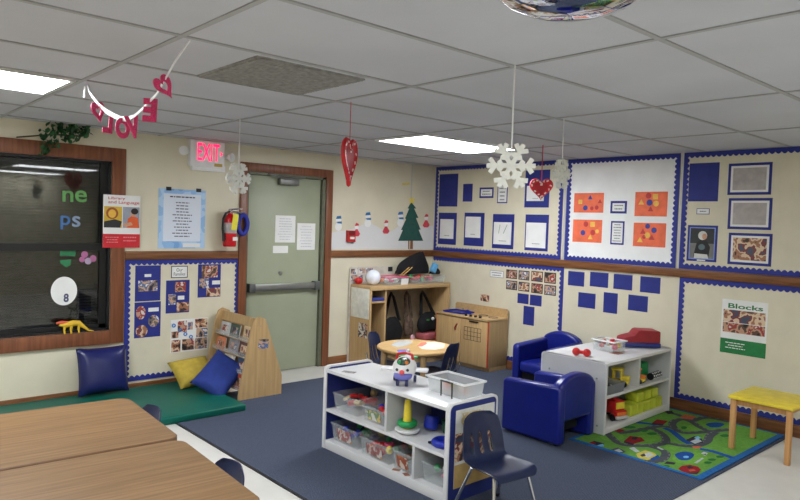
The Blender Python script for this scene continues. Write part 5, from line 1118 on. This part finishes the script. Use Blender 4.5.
for i in range(2):
    t_ = obj('wooden_stick', MB().tube([(-.06, 0, 0), (.1, .02, .09)], .006, 8), M('stick_wood', (206, 166, 96), .6)); t_.location = (-.685+.05*i, -.25, bh+.09); tag(t_, ('left' if i == 0 else 'right')+' wooden stick leaning out between the two cubby bins', 'stick', 'wooden sticks')

# ------------------------------------------------------------------ reading corner: mat, pillows, book rack
MZ = .062
o = obj('floor_mat', MB().box((-4.95, -1.06, 0), (-3.115, -.022, MZ), .018, 4), M('mat_green', (6, 90, 76), .45, .05, 6, spec=.25)); tag(o, 'thick green vinyl mat on the floor below the family board', 'mat')
def pillow(name, label, loc, rot, s, th, mat, group=None, n=14):
    mb = MB(); bm = mb.bm; V = {}
    for side in (1, -1):
        for i in range(n+1):
            for j in range(n+1):
                u, v = 2*i/n-1, 2*j/n-1; e = i in (0, n) or j in (0, n)
                if e and side == -1: V[(side, i, j)] = V[(1, i, j)]; continue
                pin = 1-.06*(1-abs(v)**2.5); pin2 = 1-.06*(1-abs(u)**2.5); z = th*((1-u**4)*(1-v**4))**.55*side
                V[(side, i, j)] = bm.verts.new((u*s[0]*pin, v*s[1]*pin2, z+.004*math.sin(5*u+3*v)*(1-abs(u))*(1-abs(v))*side))
    for side in (1, -1):
        for i in range(n):
            for j in range(n): bm.faces.new((V[(side, i, j)], V[(side, i+1, j)], V[(side, i+1, j+1)], V[(side, i, j+1)]))
    o = obj(name, mb, mat, None, 80, origin=False); o.location = loc; o.rotation_euler = rot; return tag(o, label, 'pillow', group)
pillow('vinyl_pillow', 'big square navy vinyl pillow leaning on the wall under the window', (-3.945, -.125, MZ+.205), (math.radians(78), 0, 0), (.205, .198), .06, m_navyvinyl)
pillow('floor_pillow', 'yellow pillow on the green mat against the family board', (-3.19, -.22, MZ+.112), (math.radians(36), math.radians(-3), .04), (.19, .16), .065, M('cloth_yellow', (186, 162, 64), .8, .06, 20, bump=.1))
pillow('floor_pillow', 'bright blue pillow on the green mat leaning on the book rack', (-3.10, -.545, MZ+.138), (math.radians(34), math.radians(-34), .38), (.21, .16), .06, M('cloth_blue', (36, 56, 132), .8, .06, 20, bump=.1))

t = thing('book_rack', 'maple slanted book display rack beside the door', 'book rack', (-2.83, -.42, CZ)); y0, y1 = -.345, .345
S_ = [(-.20, 0), (-.20, .04), (-.085, .64), (-.06, .695), (-.02, .715), (.045, .69), (.07, .62), (.225, .17), (.225, 0)]
fS = lambda a, b, d: (a, d, b)
for y in (y0, y1-.02):
    e = obj('side_panel', MB().prism(S_, fS, y, y+.02), m_maple, t)
    if y < 0:
        obj('picture_sticker', MB().obox((.03, y-.0008, .47), (.1, .0015, .085), Matrix.Rotation(.05, 3, 'Y')), photos[1], e)
        for x, z in ((-.02, .66), (-.16, .06), (.05, .14), (.12, .12), (-.0, .63)): obj('screw', MB().lathe([(0, 0), (.005, 0), (0, .002)], (x, y, z), 8, Matrix.Rotation(PI/2, 3, 'X')), m_metal, e)
dx, dz = .115, .60; L0 = math.hypot(dx, dz); ua, ub = dx/L0, dz/L0
def onS(s, off): return (-.175+ua*s-ub*off, .05+ub*s+ua*off)       # s along the slope, off = in front of it
def plate(s0, s1, o0, o1, mat, nm, ya=y0+.021, yb=y1-.021): return obj(nm, MB().prism([onS(s0, o0), onS(s1, o0), onS(s1, o1), onS(s0, o1)], fS, ya, yb), mat, t)
plate(0, .63, -.10, -.085, m_maple, 'back_panel')
for k in range(4): plate(.02+.14*k, .028+.14*k, -.084, .0, m_maple, 'tier_shelf'); plate(.02+.14*k, .06+.14*k, .0005, .006, clear('rack_lip_%d' % k, (226, 226, 226), .2), 'tier_lip')
plate(.575, .66, -.05, -.03, m_maple, 'header')
cols_b = [(60, 70, 84), (206, 204, 198), (190, 70, 54), (110, 120, 140), (214, 206, 190), (70, 90, 110), (200, 120, 80), (150, 150, 156), (90, 60, 56), (190, 196, 200), (60, 84, 70), (214, 190, 150)]
bi = 0; wr = ('lowest', 'second', 'third', 'top'); wc = ('far end', 'middle', 'near end')
for k in range(4):
    for j in range(3):
        m_ = M('cover_%d' % bi, cols_b[bi], .4, .15, 9); yc_ = y1-.13-j*.215; hgt = .110+.006*((bi*7) % 3); s0 = .0295+.14*k; bt = .014
        bk = thing('picture_book', 'picture book at the %s of the %s tier of the book rack' % (wc[j], wr[k]), 'book', (-2.83, -.42, CZ), 0, 'picture books on the rack'); P = lambda a, b, c, d: [onS(a, c), onS(b, c), onS(b, d), onS(a, d)]
        o1_ = -.012-.016*(bi % 2); obj('pages', MB().prism(P(s0, s0+hgt, o1_-bt, o1_-.003), fS, yc_-.082, yc_+.082), m_white, bk); obj('cover', MB().prism(P(s0-.0005, s0+hgt+.003, o1_-.003, o1_), fS, yc_-.085, yc_+.085), m_, bk)
        obj('cover_picture', MB().prism(P(s0+.03, s0+hgt-.025, o1_, o1_+.0008), fS, yc_-.055, yc_+.05), photos[bi % 3], bk); bi += 1

# toy animal on the window sill
a, b = on_left(76, 336, -.02); t = thing('toy_lizard', 'yellow and red toy animal on the window frame ledge', 'toy', (a, -.021, WO[2]+.001))
mb = MB(); L1, zz0 = .075, 0
mb.tube([(-.13, 0, .075), (-.09, 0, .07), (-.02, -.0, .082), (.02, -.0, .08), (.06, 0, .045), (.1, 0, .014), (.14, 0, .005)], [.012, .02, .026, .022, .014, .008, .003], 10)
for x in (-.085, -.035, .025): mb.tube([(x, -.004, .07), (x-.008, -.008, .03), (x-.002, -.006, .0)], [.014, .009, .008], 8)
obj('body', mb, M('toy_yellow', (220, 180, 50), .5, .06), t); obj('back_crest', MB().tube([(-.15, 0, .09), (-.11, -.002, .095), (-.06, 0, .093)], [.01, .014, .008], 8), M('toy_coral', (214, 90, 70), .5), t)

# yellow-topped stool at the right edge
t = thing('play_table', 'small yellow-topped wooden stool on the play rug at the right edge', 'stool', (-.56, -4.13, 0)); w = .2
obj('top', MB().box((-.235, -.215, .385), (.235, .215, .41), .006), m_yellow, t)
for sx, sy in ((-1, 1), (1, 1), (-1, -1), (1, -1)): obj('leg', MB().box((sx*.2-.018, sy*.185-.018, .0155 if sy > 0 else .0005), (sx*.2+.018, sy*.185+.018, .384), .004), wood('stool_wood', (186, 136, 84), (206, 158, 104), 'z', .45), t)
obj('apron', MB().box((-.19, -.175, .34), (.19, .175, .384)), _m['stool_wood'], t)

# ------------------------------------------------------------------ picture settings
w = bpy.data.worlds.new('world'); S.world = w; w.use_nodes = True; w.node_tree.nodes['Background'].inputs[0].default_value = (.02, .02, .022, 1)
vs = S.view_settings; vs.view_transform = 'Standard'; vs.look = 'None'; vs.gamma = 1; vs.use_curve_mapping = False; vs.exposure = 1.45
S.cycles.max_bounces = 10; S.cycles.diffuse_bounces = 6; S.cycles.transparent_max_bounces = 24; S.cycles.use_denoising = True; S.cycles.sample_clamp_indirect = 6
